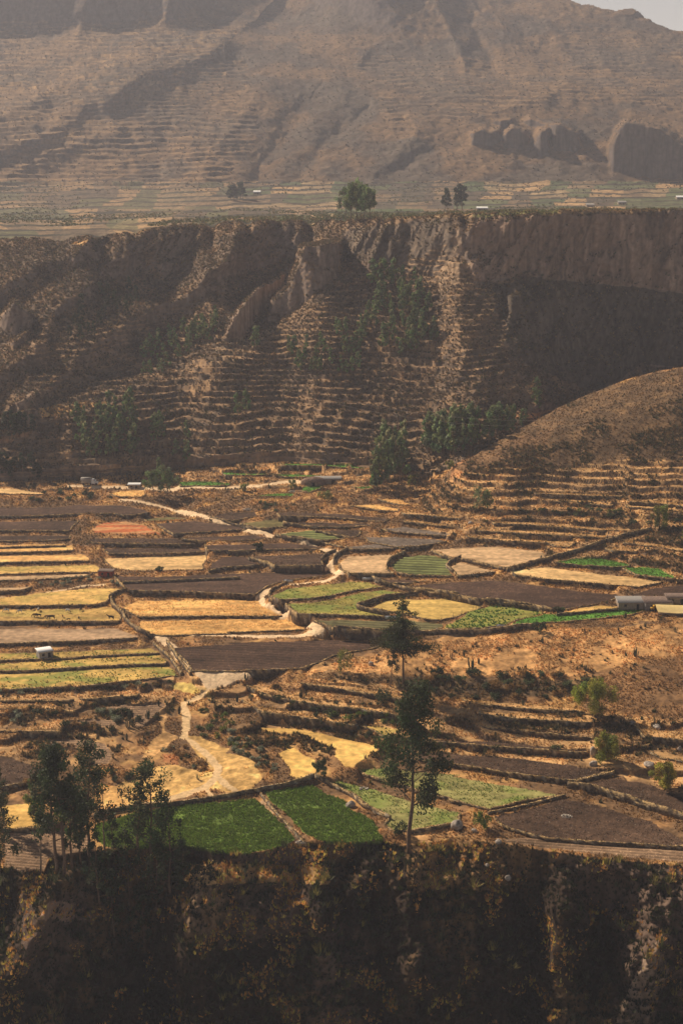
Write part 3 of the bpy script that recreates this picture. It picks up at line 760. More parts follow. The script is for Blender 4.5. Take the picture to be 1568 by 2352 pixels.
Ud = UU + 7 * fbm(UU / 22, VV / 22, 3, 3); Vd = VV + 5 * fbm(UU / 22, VV / 22, 3, 7)
PAINT = [
 ("Z 430,1982 740,1990 760,2030 430,2030", (0.42, 0.25, 0.10), .7), ("Q 280,60 850,90 870,200 800,330 300,330", (0.30, 0.17, 0.075), .6), ("P 900,300 1060,330 1060,500 850,600 840,480", (0.24, 0.15, 0.08), .6),
 ("P 230,380 330,380 430,450 350,470 160,460", (0.36, 0.23, 0.16), .6), ("Q 1450,550 1350,700 1250,941 1400,941 1500,700", (0.36, 0.25, 0.17), .6),  # outline, colour, strength
 ("J 1170,510 1310,440 1300,520 1200,630 1100,755 1020,755 1060,640", (0.34, 0.23, 0.16), .9),
 ("J 60,1060 170,960 250,880 180,1060", (0.30, 0.20, 0.13), .8),
 ("J 1000,760 1290,680 1100,830 960,880", (0.42, 0.30, 0.19), .7),
 ("K 600,180 2600,150 2600,560 1568,520 1280,500 860,450 600,480 580,400", (0.25, 0.165, 0.115), .8),
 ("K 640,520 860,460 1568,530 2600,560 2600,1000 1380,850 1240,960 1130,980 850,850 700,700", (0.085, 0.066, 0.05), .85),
 ("K 0,240 500,190 530,300 480,380 400,460 250,430 100,380 0,390", (0.13, 0.10, 0.075), .7),
 ("K 480,370 590,400 540,480 460,540 430,500", (0.42, 0.28, 0.17), .9),
 ("K 520,220 560,230 540,340 500,370", (0.38, 0.26, 0.17), .8),
 ("J 180,1060 440,1030 560,1010 330,1080 200,1110", (0.66, 0.38, 0.15), .9),
 ("G -60,470 200,420 210,440 60,500 -60,540", (0.55, 0.28, 0.13), .8),
 ("I 190,330 560,300 690,300 560,330 260,345", (0.62, 0.32, 0.14), .9),
 ("I 560,300 850,250 1000,180 1400,90 1300,160 900,300 700,400 540,430", (0.42, 0.23, 0.10), .7),
 ("I 0,650 400,480 700,400 560,720 200,760 0,800", (0.48, 0.22, 0.09), .7),
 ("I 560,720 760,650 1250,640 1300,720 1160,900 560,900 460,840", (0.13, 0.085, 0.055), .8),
 ("Z 690,1540 800,1500 900,1480 1000,1470 1568,1425 2000,1425 2000,1530 1568,1500 1480,1530 1300,1555 1000,1550 720,1560", (0.62, 0.33, 0.125), .8),
 ("Z 1380,1540 1568,1500 2000,1520 2000,1760 1568,1680 1400,1640 1340,1600", (0.27, 0.145, 0.065), .7),
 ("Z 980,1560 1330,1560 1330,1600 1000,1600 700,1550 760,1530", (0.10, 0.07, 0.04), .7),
 ("D 1240,360 1380,380 1568,440 E 0,470 60,480 180,530 240,650 120,715 0,720 D 1400,700 1140,790 900,840 700,880 640,870 700,760 900,620 1060,560 1200,560 1330,600 1440,600", (0.74, 0.44, 0.15), .95),
 ("D 1090,480 1200,500 1200,560 1100,540", (0.48, 0.20, 0.08), .8),
 ("D 1060,190 1130,170 1120,330 1200,370 1060,480 960,520 1000,430 1110,340", (0.66, 0.37, 0.14), .9),
 ("D 1130,40 1420,60 1440,110 1240,90 1160,70", (0.58, 0.42, 0.12), .9),
 ("D 640,700 800,700 940,760 940,840 700,900 640,860", (0.70, 0.38, 0.13), .8),
 ("E 140,20 200,20 560,110 1240,210 1220,240 560,150 240,90", (0.62, 0.37, 0.15), .85),
 ("E 500,10 800,20 1200,90 1190,110 800,50", (0.62, 0.33, 0.14), .7),
 ("E 100,120 240,170 640,230 880,290 640,260 230,200", (0.62, 0.37, 0.15), .8),
 ("F 60,110 260,130 890,180 900,200 500,175 150,150", (0.66, 0.38, 0.14), .85),
 ("F 1190,235 1420,330 1568,360 1568,400 1300,370", (0.60, 0.38, 0.14), .8),
 ("E 1240,1020 1440,1000 1568,1010 F 0,1010 200,1060 E 1568,1100 1300,1080", (0.52, 0.29, 0.12), .8),
 ("E 240,770 330,870 520,1060 560,1100 480,1100 380,960 200,790", (0.40, 0.26, 0.15), .85),
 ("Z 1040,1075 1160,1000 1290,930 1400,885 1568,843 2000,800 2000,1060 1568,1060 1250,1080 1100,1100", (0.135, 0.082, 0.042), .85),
 # strip fields on the plateau and at the foot of the mountain
 ("M 230,860 420,845 380,870 210,880", (0.10, 0.13, 0.06), .8), ("M 200,890 400,875 340,965 150,970", (0.12, 0.12, 0.07), .8),
 ("M 560,830 700,840 720,885 560,885", (0.10, 0.13, 0.06), .8), ("M 420,878 500,880 500,895 420,893", (0.70, 0.42, 0.17), .9),
 ("M 720,835 960,835 960,895 730,898", (0.50, 0.32, 0.16), .8), ("M 740,905 960,905 960,950 740,940", (0.15, 0.11, 0.08), .8),
 ("M 985,850 1130,835 1180,890 985,893", (0.46, 0.33, 0.18), .8), ("M 980,900 1290,905 1200,930 980,930", (0.16, 0.12, 0.085), .8),
 ("M 140,990 560,965 600,975 1000,940 1568,900 1568,965 1000,985 200,1010", (0.42, 0.27, 0.13), .5),
 ("M 600,985 1000,960 1000,975 600,1000", (0.22, 0.24, 0.09), .7),
 ("L 1460,970 1568,962 1568,998 1440,996", (0.12, 0.17, 0.06), .9), ("L 1370,962 1520,950 1440,1000 1330,1005", (0.72, 0.44, 0.24), .9),
 ("L 1390,880 1568,880 1568,945 1400,940", (0.52, 0.33, 0.19), .6), ("L 760,880 980,880 960,930 740,935", (0.20, 0.20, 0.11), .7),
 ("L 480,1060 600,1000 960,922 970,935 800,990 700,1050 560,1075", (0.60, 0.36, 0.17), .85), ("L 100,960 290,940 290,985 110,995", (0.38, 0.25, 0.15), .7),
 ("L 330,1120 400,1105 380,1135", (0.68, 0.40, 0.17), .9),
]
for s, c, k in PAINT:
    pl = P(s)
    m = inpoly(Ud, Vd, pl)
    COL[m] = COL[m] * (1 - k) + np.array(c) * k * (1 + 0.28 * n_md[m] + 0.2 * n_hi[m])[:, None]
# the plateau's terraces are sown in blocks
zp = isP & (VV > 417) & (VV < 600)
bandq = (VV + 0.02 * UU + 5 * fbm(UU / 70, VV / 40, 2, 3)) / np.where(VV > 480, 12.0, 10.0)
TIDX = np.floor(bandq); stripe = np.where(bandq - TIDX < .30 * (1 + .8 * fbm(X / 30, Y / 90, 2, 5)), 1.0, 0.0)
zp = zp & ~((VV > 520) & (UU > 700))
blk = np.floor(UU / 62 + 0.5 * fbm(UU / 50, VV / 30, 2, 2) + TIDX * 0.11)
hsh = (np.sin(blk * 12.9898 + np.floor(TIDX / 2.0) * 78.233) * 43758.5453) % 1.0
pal = np.array([(0.085, 0.11, 0.045), (0.10, 0.075, 0.05), (0.46, 0.28, 0.13), (0.22, 0.145, 0.08), (0.11, 0.13, 0.055), (0.34, 0.23, 0.12)])
pc = pal[np.minimum((hsh * 6).astype(int), 5)]
pc = np.where((UU < 560)[..., None], pc * .6 + np.array((0.17, 0.115, 0.07)) * .4, pc)
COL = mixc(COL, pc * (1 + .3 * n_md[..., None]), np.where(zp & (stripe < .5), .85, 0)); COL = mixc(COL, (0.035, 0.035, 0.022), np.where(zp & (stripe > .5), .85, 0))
# treads carry dry grass, risers are dry stone
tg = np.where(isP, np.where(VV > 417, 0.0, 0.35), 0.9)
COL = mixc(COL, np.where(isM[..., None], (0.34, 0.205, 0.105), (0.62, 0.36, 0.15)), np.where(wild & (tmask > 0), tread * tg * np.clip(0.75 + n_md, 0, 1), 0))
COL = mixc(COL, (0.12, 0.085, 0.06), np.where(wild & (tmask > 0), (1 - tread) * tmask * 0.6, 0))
# speckle: shrubs and stones too small to model far away
COL = COL * (1 + 0.35 * n_hi + 0.22 * n_md)[..., None]
isROAD = rid >= 0
COL[isROAD] = np.array((0.80, 0.56, 0.33)) * (1 + 0.2 * n_md[isROAD] + .15 * n_hi[isROAD])[:, None]
tr_ = (rid == 3) | (rid == 4) | (rid == 5)
COL[tr_] = np.array((0.76, 0.51, 0.26)) * (1 + 0.2 * n_md[tr_])[:, None]
FCOL = dict(soil=(0.080, 0.045, 0.029), soilr=(0.072, 0.040, 0.025), clod=(0.085, 0.049, 0.030), pebble=(0.16, 0.12, 0.09), stubble=(0.82, 0.45, 0.15),
            stubble2=(0.80, 0.50, 0.21), orange=(0.78, 0.43, 0.14), yellow=(0.66, 0.40, 0.12), pale=(0.58, 0.37, 0.19), pink=(0.52, 0.335, 0.19),
            weedy=(0.56, 0.36, 0.10), red=(0.50, 0.14, 0.045), olive=(0.20, 0.16, 0.06), rows=(0.16, 0.17, 0.055), rows2=(0.16, 0.14, 0.06),
            green=(0.10, 0.23, 0.03), crop=(0.30, 0.27, 0.06), meadow=(0.36, 0.29, 0.07), goldgreen=(0.58, 0.38, 0.11), alfalfa=(0.13, 0.19, 0.035),
            tread=(0.56, 0.32, 0.13), potato=(0.36, 0.32, 0.11), furrow=(0.25, 0.155, 0.09), gold=(0.80, 0.48, 0.14))
for k, (kind, ph, s) in enumerate(FIELDS):
    m = fid == k
    if not m.any(): continue
    c = np.array(FCOL[kind])
    var = 1 + 0.20 * n_md[m] + 0.26 * fbm(X[m] / 22 + k, Y[m] / 14, 3, k % 5) + 0.42 * fbm(X[m] / 26, Y[m] / 3.5, 3, k % 7) + 0.16 * n_hi[m]
    cc = c[None, :] * var[:, None]
    if kind in ('weedy', 'meadow', 'potato', 'crop', 'yellow'):
        t = sstep(-0.05, 0.35, fbm(X[m] / 9, Y[m] / 5, 3, (k + 3) % 7)) * (0.75 if kind != 'yellow' else 0.3)
        cc = mixc(cc, (0.20, 0.25, 0.05), t)
    if kind == 'goldgreen':
        cc = mixc(cc, (0.28, 0.30, 0.07), sstep(1150, 1330, UU[m] * 0.5 + VV[m] * 0.45) * .5)
    if kind == 'red':
        t = sstep(0.1, 0.35, fbm(X[m] / 12, Y[m] / 2.5, 3, 2) + 0.25); cc = mixc(cc, (0.66, 0.40, 0.17), t * .6)
    if kind in ('furrow', 'rows', 'rows2', 'soilr', 'alfalfa'):
        per = dict(furrow=1.5, rows=3.2, rows2=2.4, soilr=2.2, alfalfa=1.6)[kind]
        amp = dict(furrow=.28, rows=.5, rows2=.35, soilr=.12, alfalfa=.06)[kind]
        ph_ = (Y[m] + 0.16 * X[m] + 0.3 * fbm(X[m] / 9, Y[m] / 9, 2, 1)) / per
        cc = cc * (1 + amp * np.sin(2 * np.pi * ph_))[:, None]
    if kind in ('stubble', 'orange', 'stubble2', 'gold', 'pale'):
        cc = cc * (1 + 0.12 * fbm(X[m] / 2.2, Y[m] / 1.2, 2, 4))[:, None]
    if kind in ('soil', 'soilr', 'clod', 'pebble', 'furrow'):
        sp = rng.random(len(cc)); cc = np.where((sp < .10)[:, None], cc * rng.uniform(1.3, 2.4, (len(cc), 1)), cc); cc = cc * (1 + .25 * fbm(X[m] / 9 + 3, Y[m] / 9, 3, 5))[:, None]
    COL[m] = cc
COL = np.clip(COL, 0.012, 0.9)
# real furrow relief
fk = np.array([f[0] for f in FIELDS])
for kind, per, amp in (('furrow', 1.5, .10), ('rows', 3.2, .16), ('rows2', 2.4, .13), ('soilr', 2.2, .06)):
    m = np.isin(fid, np.nonzero(fk == kind)[0])
    Z[m] += amp * np.sin(2 * np.pi * (Y[m] + 0.16 * X[m] + 0.3 * fbm(X[m] / 9, Y[m] / 9, 2, 1)) / per)
m = np.isin(fid, np.nonzero((fk == 'clod') | (fk == 'pebble'))[0])
Z[m] += 0.10 * fbm(X[m] / 1.6, Y[m] / 2.4, 2, 3)

# ================================================================ materials
MATS = {}
def mat_attr(name, rough=0.95, noise=2.0, var=0.35, bump=0.5, bscale=3.0, trans=0.0, tint=(1, 1, 1)):
    m = bpy.data.materials.new(name); m.use_nodes = True
    n = m.node_tree; n.nodes.clear(); L = n.links
    out = n.nodes.new('ShaderNodeOutputMaterial')
    at = n.nodes.new('ShaderNodeAttribute'); at.attribute_name = 'col'
    tc = n.nodes.new('ShaderNodeTexCoord')
    nz = n.nodes.new('ShaderNodeTexNoise'); nz.inputs['Scale'].default_value = noise; nz.inputs['Detail'].default_value = 3
    L.new(tc.outputs['Object'], nz.inputs['Vector'])
    mr = n.nodes.new('ShaderNodeMapRange'); mr.inputs[1].default_value = 0.25; mr.inputs[2].default_value = 0.75
    mr.inputs[3].default_value = 1 - var; mr.inputs[4].default_value = 1 + var
    L.new(nz.outputs[0], mr.inputs[0])
    mx = n.nodes.new('ShaderNodeMix'); mx.data_type = 'RGBA'; mx.blend_type = 'MULTIPLY'; mx.inputs[0].default_value = 1
    L.new(at.outputs['Color'], mx.inputs[6]); L.new(mr.outputs[0], mx.inputs[7])
    bs = n.nodes.new('ShaderNodeBsdfPrincipled'); bs.inputs['Roughness'].default_value = rough
    bs.inputs['Specular IOR Level'].default_value = 0.1
    L.new(mx.outputs[2], bs.inputs['Base Color'])
    if bump > 0:
        n2 = n.nodes.new('ShaderNodeTexNoise'); n2.inputs['Scale'].default_value = bscale; n2.inputs['Detail'].default_value = 2
        L.new(tc.outputs['Object'], n2.inputs['Vector'])
        bp = n.nodes.new('ShaderNodeBump'); bp.inputs['Strength'].default_value = bump; bp.inputs['Distance'].default_value = 0.3
        L.new(n2.outputs[0], bp.inputs['Height']); L.new(bp.outputs[0], bs.inputs['Normal'])
    if trans > 0:
        tr = n.nodes.new('ShaderNodeBsdfTranslucent'); L.new(mx.outputs[2], tr.inputs[0])
        ms = n.nodes.new('ShaderNodeMixShader'); ms.inputs[0].default_value = trans
        L.new(bs.outputs[0], ms.inputs[1]); L.new(tr.outputs[0], ms.inputs[2]); L.new(ms.outputs[0], out.inputs[0])
    else:
        L.new(bs.outputs[0], out.inputs[0])
    MATS[name] = m
    return m
M_ground = mat_attr('dry_ground', noise=0.9, var=.28, bump=.5, bscale=1.5)
M_field = mat_attr('field_soil', noise=.55, var=.34, bump=.6, bscale=3.0)
M_hill = mat_attr('hill_ground', noise=0.35, var=.30, bump=.5, bscale=.5)
M_mount = mat_attr('mountain_ground', noise=0.16, var=.30, bump=.5, bscale=.25)
M_stone = mat_attr('dry_stone', noise=1.8, var=.5, bump=.9, bscale=2.0)
M_leaf = mat_attr('leaves', rough=.6, noise=.6, var=.3, bump=0, trans=.30)
M_grass = mat_attr('dry_grass', rough=.8, noise=.6, var=.25, bump=0, trans=.5)
M_bark = mat_attr('bark', noise=3, var=.4, bump=.5, bscale=5)
def mat_plain(name, col, rough=.8, metal=0, noise=1.0, var=.15, bump=.2):
    m = mat_attr(name, rough=rough, noise=noise, var=var, bump=bump)
    n = m.node_tree
    at = [x for x in n.nodes if x.type == 'ATTRIBUTE'][0]
    rgb = n.nodes.new('ShaderNodeRGB'); rgb.outputs[0].default_value = (*col, 1)
    for l in list(at.outputs['Color'].links): n.links.new(rgb.outputs[0], l.to_socket)
    n.nodes.remove(at)
    b = [x for x in n.nodes if x.type == 'BSDF_PRINCIPLED'][0]; b.inputs['Metallic'].default_value = metal
    return m

# ================================================================ mesh helpers
def raw_mesh(name, V, Fs, col=None, mat=None, smooth=False):
    """V (n,3); Fs list of (m,k) int arrays of equal k"""
    me = bpy.data.meshes.new(name)
    V = np.asarray(V, np.float32)
    Fs = [np.asarray(f, np.int32) for f in (Fs if isinstance(Fs, list) else [Fs]) if len(f)]
    me.vertices.add(len(V)); me.vertices.foreach_set('co', V.ravel())
    idx = np.concatenate([f.ravel() for f in Fs]); tot = np.concatenate([np.full(len(f), f.shape[1], np.int32) for f in Fs])
    st = np.concatenate([[0], np.cumsum(tot)[:-1]]).astype(np.int32)
    me.loops.add(len(idx)); me.loops.foreach_set('vertex_index', idx)
    me.polygons.add(len(tot)); me.polygons.foreach_set('loop_start', st)
    if smooth: me.polygons.foreach_set('use_smooth', np.ones(len(tot), bool))
    me.update(calc_edges=True)
    if col is not None:
        ca = me.color_attributes.new('col', 'FLOAT_COLOR', 'POINT')
        c4 = np.ones((len(V), 4), np.float32); c4[:, :3] = col
        ca.data.foreach_set('color', c4.ravel())
    if mat: me.materials.append(mat)
    return me

def link(name, me, parent=None, loc=None, label=None, cat=None, group=None, kind=None):
    o = bpy.data.objects.new(name, me); C.objects.link(o)
    if parent is not None: o.parent = parent
    if loc is not None: o.location = loc
    if label: o['label'] = label
    if cat: o['category'] = cat
    if group: o['group'] = group
    if kind: o['kind'] = kind
    return o
def empty(name, loc, label, cat, group=None, rz=0, s=1):
    o = link(name, None, None, loc, label, cat, group); o.rotation_euler = (0, 0, rz)
    if np.isscalar(s): o.scale = (s, s, s)
    else: o.scale = s
    o.empty_display_size = 0.5
    return o

# ================================================================ the ground meshes
VID = np.arange(NR * NC).reshape(NR, NC)
PTS = np.stack([X, Y, Z], -1).reshape(-1, 3); CL = COL.reshape(-1, 3)
def ground_obj(name, fmask, mat, label=None):
    j, i = np.nonzero(fmask)
    if len(j) == 0: return None
    q = np.stack([VID[j, i], VID[j, i + 1], VID[j + 1, i + 1], VID[j + 1, i]], 1)
    used, inv = np.unique(q, return_inverse=True)
    me = raw_mesh(name, PTS[used], inv.reshape(q.shape), CL[used], mat, smooth=True)
    return link(name, me, label=label, kind='structure')
fidF = fid[:-1, :-1]; ridF = rid[:-1, :-1]; jj = np.arange(NR - 1)[:, None]
free = (fidF < 0) & (ridF < 0)
one = np.ones((1, NC - 1), bool)
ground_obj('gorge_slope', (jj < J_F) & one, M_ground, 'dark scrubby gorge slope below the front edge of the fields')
ground_obj('valley_ground', (jj >= J_F) & (jj < J_V) & free, M_ground, 'dry grassy banks and slopes between the fields')
ground_obj('terraced_hillside', (jj >= J_V) & (jj < J_M) & one, M_hill, 'hazy terraced hillside and cliffs beyond the valley')
ground_obj('mountain', (jj >= J_M) & one, M_mount, 'hazy brown mountain filling the background')
for k, (kind, ph, s) in enumerate(FIELDS):
    ground_obj('field', (fidF == k) & (jj >= J_F) & (jj < J_V), M_field, ph)
rn = ['straight upper stretch of the dirt road down to its sharp corner', 'bend of the dirt road around the yellow green fields', 'dirt lane and clearing at the junction in the middle',
      'sandy track winding down past the gold clearing', 'short sandy side path', 'very short sandy spur path', 'grey gravel road at the far end of the valley', 'narrow footpath above the cattle pasture']
for k, (nm, s, hw) in enumerate(ROADS):
    ground_obj(nm, (ridF == k) & (jj >= J_F) & (jj < J_V), M_ground, rn[k])

# ================================================================ dry stone walls
def wall_mesh(path, top, bot, thick=0.55, col=(0.20, 0.15, 0.11), seed=0):
    """path (n,2), top(n), bot(n) -> closed rough wall"""
    r = np.random.default_rng(seed)
    n = len(path)
    T = np.gradient(path, axis=0); T /= np.linalg.norm(T, axis=1)[:, None] + 1e-9
    N = np.stack([T[:, 1], -T[:, 0]], 1)
    N[N[:, 1] > 0] *= -1 if False else 1
    prof = [(-.5, 0), (-.52, .35), (-.5, .7), (-.42, 1), (.42, 1), (.5, .6), (.5, 0)]
    K = len(prof); V = np.zeros((n, K, 3))
    for q, (a, b) in enumerate(prof):
        jit = r.normal(0, .05, n)
        V[:, q, :2] = path + N * (a * thick + jit)[:, None]
        V[:, q, 2] = bot + (top - bot) * b + (r.normal(0, .07, n) if b > .2 else 0)
    c = np.array(col)[None, None, :] * r.uniform(.55, 1.45, (n, K, 1))
    lichen = r.random((n, K, 1)) < .12
    c = np.where(lichen, np.array((0.34, 0.28, 0.2)), c)
    top_ = np.zeros((n, K, 1)); top_[:, 3:5] = 1
    c = np.where((top_ > 0) & (r.random((n, K, 1)) < .6), np.array((0.50, 0.33, 0.15)), c)
    i = np.arange(n - 1)[:, None]; k = np.arange(K)[None, :]; k2 = (k + 1) % K
    q = np.stack([i * K + k, i * K + k2, (i + 1) * K + k2, (i + 1) * K + k], -1).reshape(-1, 4)
    c0 = np.arange(K)[None, ::-1]; c1 = (n - 1) * K + np.arange(K)[None, :]
    return V.reshape(-1, 3), [q, np.concatenate([c0, c1])], c.reshape(-1, 3)
def resample(p, step):
    p = np.asarray(p, float)
    d = np.concatenate([[0], np.cumsum(np.linalg.norm(np.diff(p, axis=0), axis=1))])
    n = max(3, int(d[-1] / step) + 1); t = np.linspace(0, d[-1], n)
    return np.stack([np.interp(t, d, p[:, k]) for k in range(p.shape[1])], 1)
def cut_u(pts, lo=-70, hi=1640):
    return [(min(max(u, lo), hi), v) for u, v in pts]

WALLTOPS = []
NOWALL = {'alfalfa', 'gold', 'red', 'furrow'}
def near_chain(pts):
    n = len(pts); il = min(range(n), key=lambda i: pts[i][0]); ir = max(range(n), key=lambda i: pts[i][0])
    a = [pts[(il + k) % n] for k in range((ir - il) % n + 1)]
    b = [pts[(il - k) % n] for k in range((il - ir) % n + 1)]
    va = np.interp(np.linspace(a[0][0], a[-1][0], 30), sorted([p[0] for p in a]), [p[1] for p in sorted(a)]).mean()
    vb = np.interp(np.linspace(b[0][0], b[-1][0], 30), sorted([p[0] for p in b]), [p[1] for p in sorted(b)]).mean()
    return a if va > vb else b
nw = 0
for k, (kind, ph, s) in enumerate(FIELDS):
    if kind in NOWALL: continue
    ch = cut_u(near_chain(P(s)))
    # drop a duplicate run that collapsed on the frame's side
    ch = [p for i, p in enumerate(ch) if i == 0 or abs(p[0] - ch[i - 1][0]) + abs(p[1] - ch[i - 1][1]) > 1]
    if len(ch) < 2: continue
    ch = resample(ch, 4.0)
    a, y = field_unproject(k, ch[:, 0], ch[:, 1])
    path = resample(np.stack([a * y, y], 1), 0.8)
    path[:, 1] -= 0.25
    path += np.stack([0 * path[:, 0], 0.35 * fbm(path[:, 0] / 4, path[:, 1] / 4, 2, k % 7)], 1)
    zc_, yc, g_ = fplane[k]
    f0 = zc_ + g_ * (path[:, 1] - yc)
    low = np.array([min(ground(x, y_ - 0.6), ground(x, y_ - 1.5), ground(x, y_ + .4)) for x, y_ in path])
    low = np.minimum(low, f0)
    far_y = path[:, 1].mean()
    top = f0 + 0.30 + 0.16 * fbm(path[:, 0] / 3, path[:, 1], 3, 2)
    V, Fc, cc = wall_mesh(path, top, low - 0.35, .6, (0.10, 0.072, 0.05), seed=k)
    link('terrace_wall', raw_mesh('terrace_wall', V, Fc, cc, M_stone), None, None,
         ('dry stone wall under the ' + ph.replace('bright green wedge nearest the right edge', 'green wedge nearest the right edge')), 'stone wall', 'dry stone terrace walls', 'thing')
    WALLTOPS.append(np.column_stack([path, top]))
    nw += 1
FREEWALLS = [
 ("long diagonal stone wall rising to the right hillside", "C 378,636 620,570 860,508 900,492 1000,455 1150,408 1350,362", 1.7),
 ("stone wall from the white gate to the crop field", "B 985,690 1060,722 1200,762 1400,775 1568,800 C 0,800 150,835 300,838 560,875 690,910", 1.4),
 ("curved stone wall around the gold oval field's left end", "B 1290,792 1060,816 960,850 880,872 885,893 1100,935", 1.5),
 ("long stone wall along the top of the orange grass slope", "B 720,1026 900,1040 1060,1046 1350,1060 1480,1050 C 0,1055 180,1055 300,1045 480,1012 560,1018", 1.5),
 ("low stone wall dividing the large brown field", "A 830,714 1100,706 1568,686 B 90,684", 0.9),
 ("stone wall between the ribbed strip and the road", "B 440,402 620,436 780,476", 0.9),
 ("short wall on the left of the road's sharp corner", "B 640,562 660,530 740,500", 1.2),
 ("curved wall on the right of the road's sharp corner", "B 725,585 722,555 760,520 820,497", 1.6),
 ("wall between the tan stubble and the furrowed green field", "B 1085,600 1095,570 1130,545 1205,515", 1.5),
 ("low wall between the broad tan field and the tan triangle", "C 72,560 200,590 370,630", 1.1),
 ("bent wall at the furrowed green field's right end", "B 1525,640 1480,605 1510,572 1568,545 C 70,545", 1.2),
 ("stone lined bank right of the grazing cattle", "A 750,800 760,870 830,925 850,975 940,1045 1010,1072", 1.6),
 ("stone wall curving round the upper orange field's left end", "A 860,765 780,790 740,820", 1.5),
 ("field wall left of the lane to the junction", "A 1040,1130 1150,1225 1230,1335", 1.1),
 ("field wall right of the lane to the junction", "A 1130,1115 1200,1215 1290,1335", 1.0),
 ("tumbled stone wall between the alfalfa and pale green fields", "E 600,635 700,700 850,772 930,850 1000,872 1105,925", 1.1),
 ("low stone wall left of the big pale boulder", "E 1232,1020 1400,992 1515,968", 0.9),
 ("low wall inside the road bend", "B 400,715 290,775 288,830 430,888", 1.0),
 ("short upright wall between the two alfalfa fields", "E 230,760 330,880 480,1040 540,1100", 0.6),
 ("stone wall at the back of the left alfalfa field", "D 640,900 900,850 1180,830 1568,772 E 190,742 430,690 590,640", 1.1),
 ("dark wall edging the furrowed field at the lower left", "D 20,1010 180,1002 330,992", 0.8),
 ("stony wall along the back of the large cloddy field", "F 250,890 480,845 770,770", 0.7),
 ("stone wall dividing the two cloddy fields at the right", "F 785,712 950,730 1250,822 1568,925 1640,950", 1.8),
 ("short wall joining the two dark fields at the lower right", "F 830,685 970,655 1100,620", 1.0),
 ("low wall right of the far lane", "A 1500,290 1568,318 B 180,350", 0.8),
]
for q, (lab, s, h) in enumerate(FREEWALLS):
    pts = resample(P(s), 5)
    w3 = np.array([hit(u, v) for u, v in pts])
    # keep the run smooth where the ground steps
    y_s = w3[:, 1].copy()
    for _ in range(2): y_s[1:-1] = (y_s[:-2] + y_s[1:-1] + y_s[2:]) / 3
    aa = uv2ae(pts[:, 0], pts[:, 1])[0]
    path = resample(np.stack([aa * y_s, y_s], 1), 0.8)
    gz = np.array([ground(x, y_) for x, y_ in path]); gl = np.array([min(ground(x, y_ - 1), ground(x, y_ + 1)) for x, y_ in path])
    gs = gz.copy()
    for _ in range(4): gs[1:-1] = (gs[:-2] + gs[1:-1] + gs[2:]) / 3
    top = gs + h * (1 + 0.18 * fbm(path[:, 0] / 4, path[:, 1] / 4, 3, q % 7))
    V, Fc, cc = wall_mesh(path, top, np.minimum(gl, gz) - .4, .65, (0.12, 0.088, 0.062), seed=200 + q)
    link('stone_wall', raw_mesh('stone_wall', V, Fc, cc, M_stone), None, None, lab, 'stone wall', 'free standing field walls', 'thing')
    WALLTOPS.append(np.column_stack([path, top]))
print('walls', nw + len(FREEWALLS))

# ================================================================ ground cover that nobody could count
def sample_cells(mask, n, r, weight=None):
    """n random points on the grid cells chosen by mask, spread by ground area"""
    j, i = np.nonzero(mask[:-1, :-1])
    area = (acol[i + 1] - acol[i]) * Y[j, i] * np.maximum(np.abs(Y[j + 1, i] - Y[j, i]) + 0.6 * np.abs(Z[j + 1, i] - Z[j, i]), 1e-3)
    if weight is not None: area = area * weight[j, i]
    c = np.cumsum(area); k = np.searchsorted(c, r.random(n) * c[-1])
    k = np.minimum(k, len(j) - 1); j = j[k]; i = i[k]
    s, t = r.random(n)[:, None], r.random(n)[:, None]
    G = np.stack([X, Y, Z], -1)
    p = G[j, i] * (1 - s) * (1 - t) + G[j, i + 1] * s * (1 - t) + G[j + 1, i] * (1 - s) * t + G[j + 1, i + 1] * s * t
    return p, j, i

def tufts(name, pts, h, wdt, col, r, nt=5, mat=M_grass, label='', lean=0.5, blade=.5):
    """each tuft: nt triangles leaning out of one foot"""
    n = len(pts)
    az = r.random((n, nt)) * 6.283
    hh = (h[:, None] * r.uniform(.6, 1.1, (n, nt)))
    ln = wdt[:, None] * r.uniform(.1, 1, (n, nt)) * lean
    bw = wdt[:, None] * r.uniform(.5, 1, (n, nt)) * blade
    pa = az + r.uniform(1.2, 1.9, (n, nt))
    base = pts[:, None, :]
    A = np.stack([np.cos(az) * ln * .4 + np.cos(pa) * bw, np.sin(az) * ln * .4 + np.sin(pa) * bw, -0.08 * hh], -1) + base
    B = np.stack([np.cos(az) * ln * .4 - np.cos(pa) * bw, np.sin(az) * ln * .4 - np.sin(pa) * bw, -0.08 * hh], -1) + base
    Cc = np.stack([np.cos(az) * ln, np.sin(az) * ln, hh], -1) + base
    V = np.stack([A, B, Cc], 2).reshape(-1, 3)
    cc = np.repeat(col, nt * 3, 0) * r.uniform(.75, 1.25, (n * nt, 1)).repeat(3, 0)
    F = np.arange(len(V)).reshape(-1, 3)
    return link(name, raw_mesh(name, V, F, cc, mat), label=label, kind='stuff')

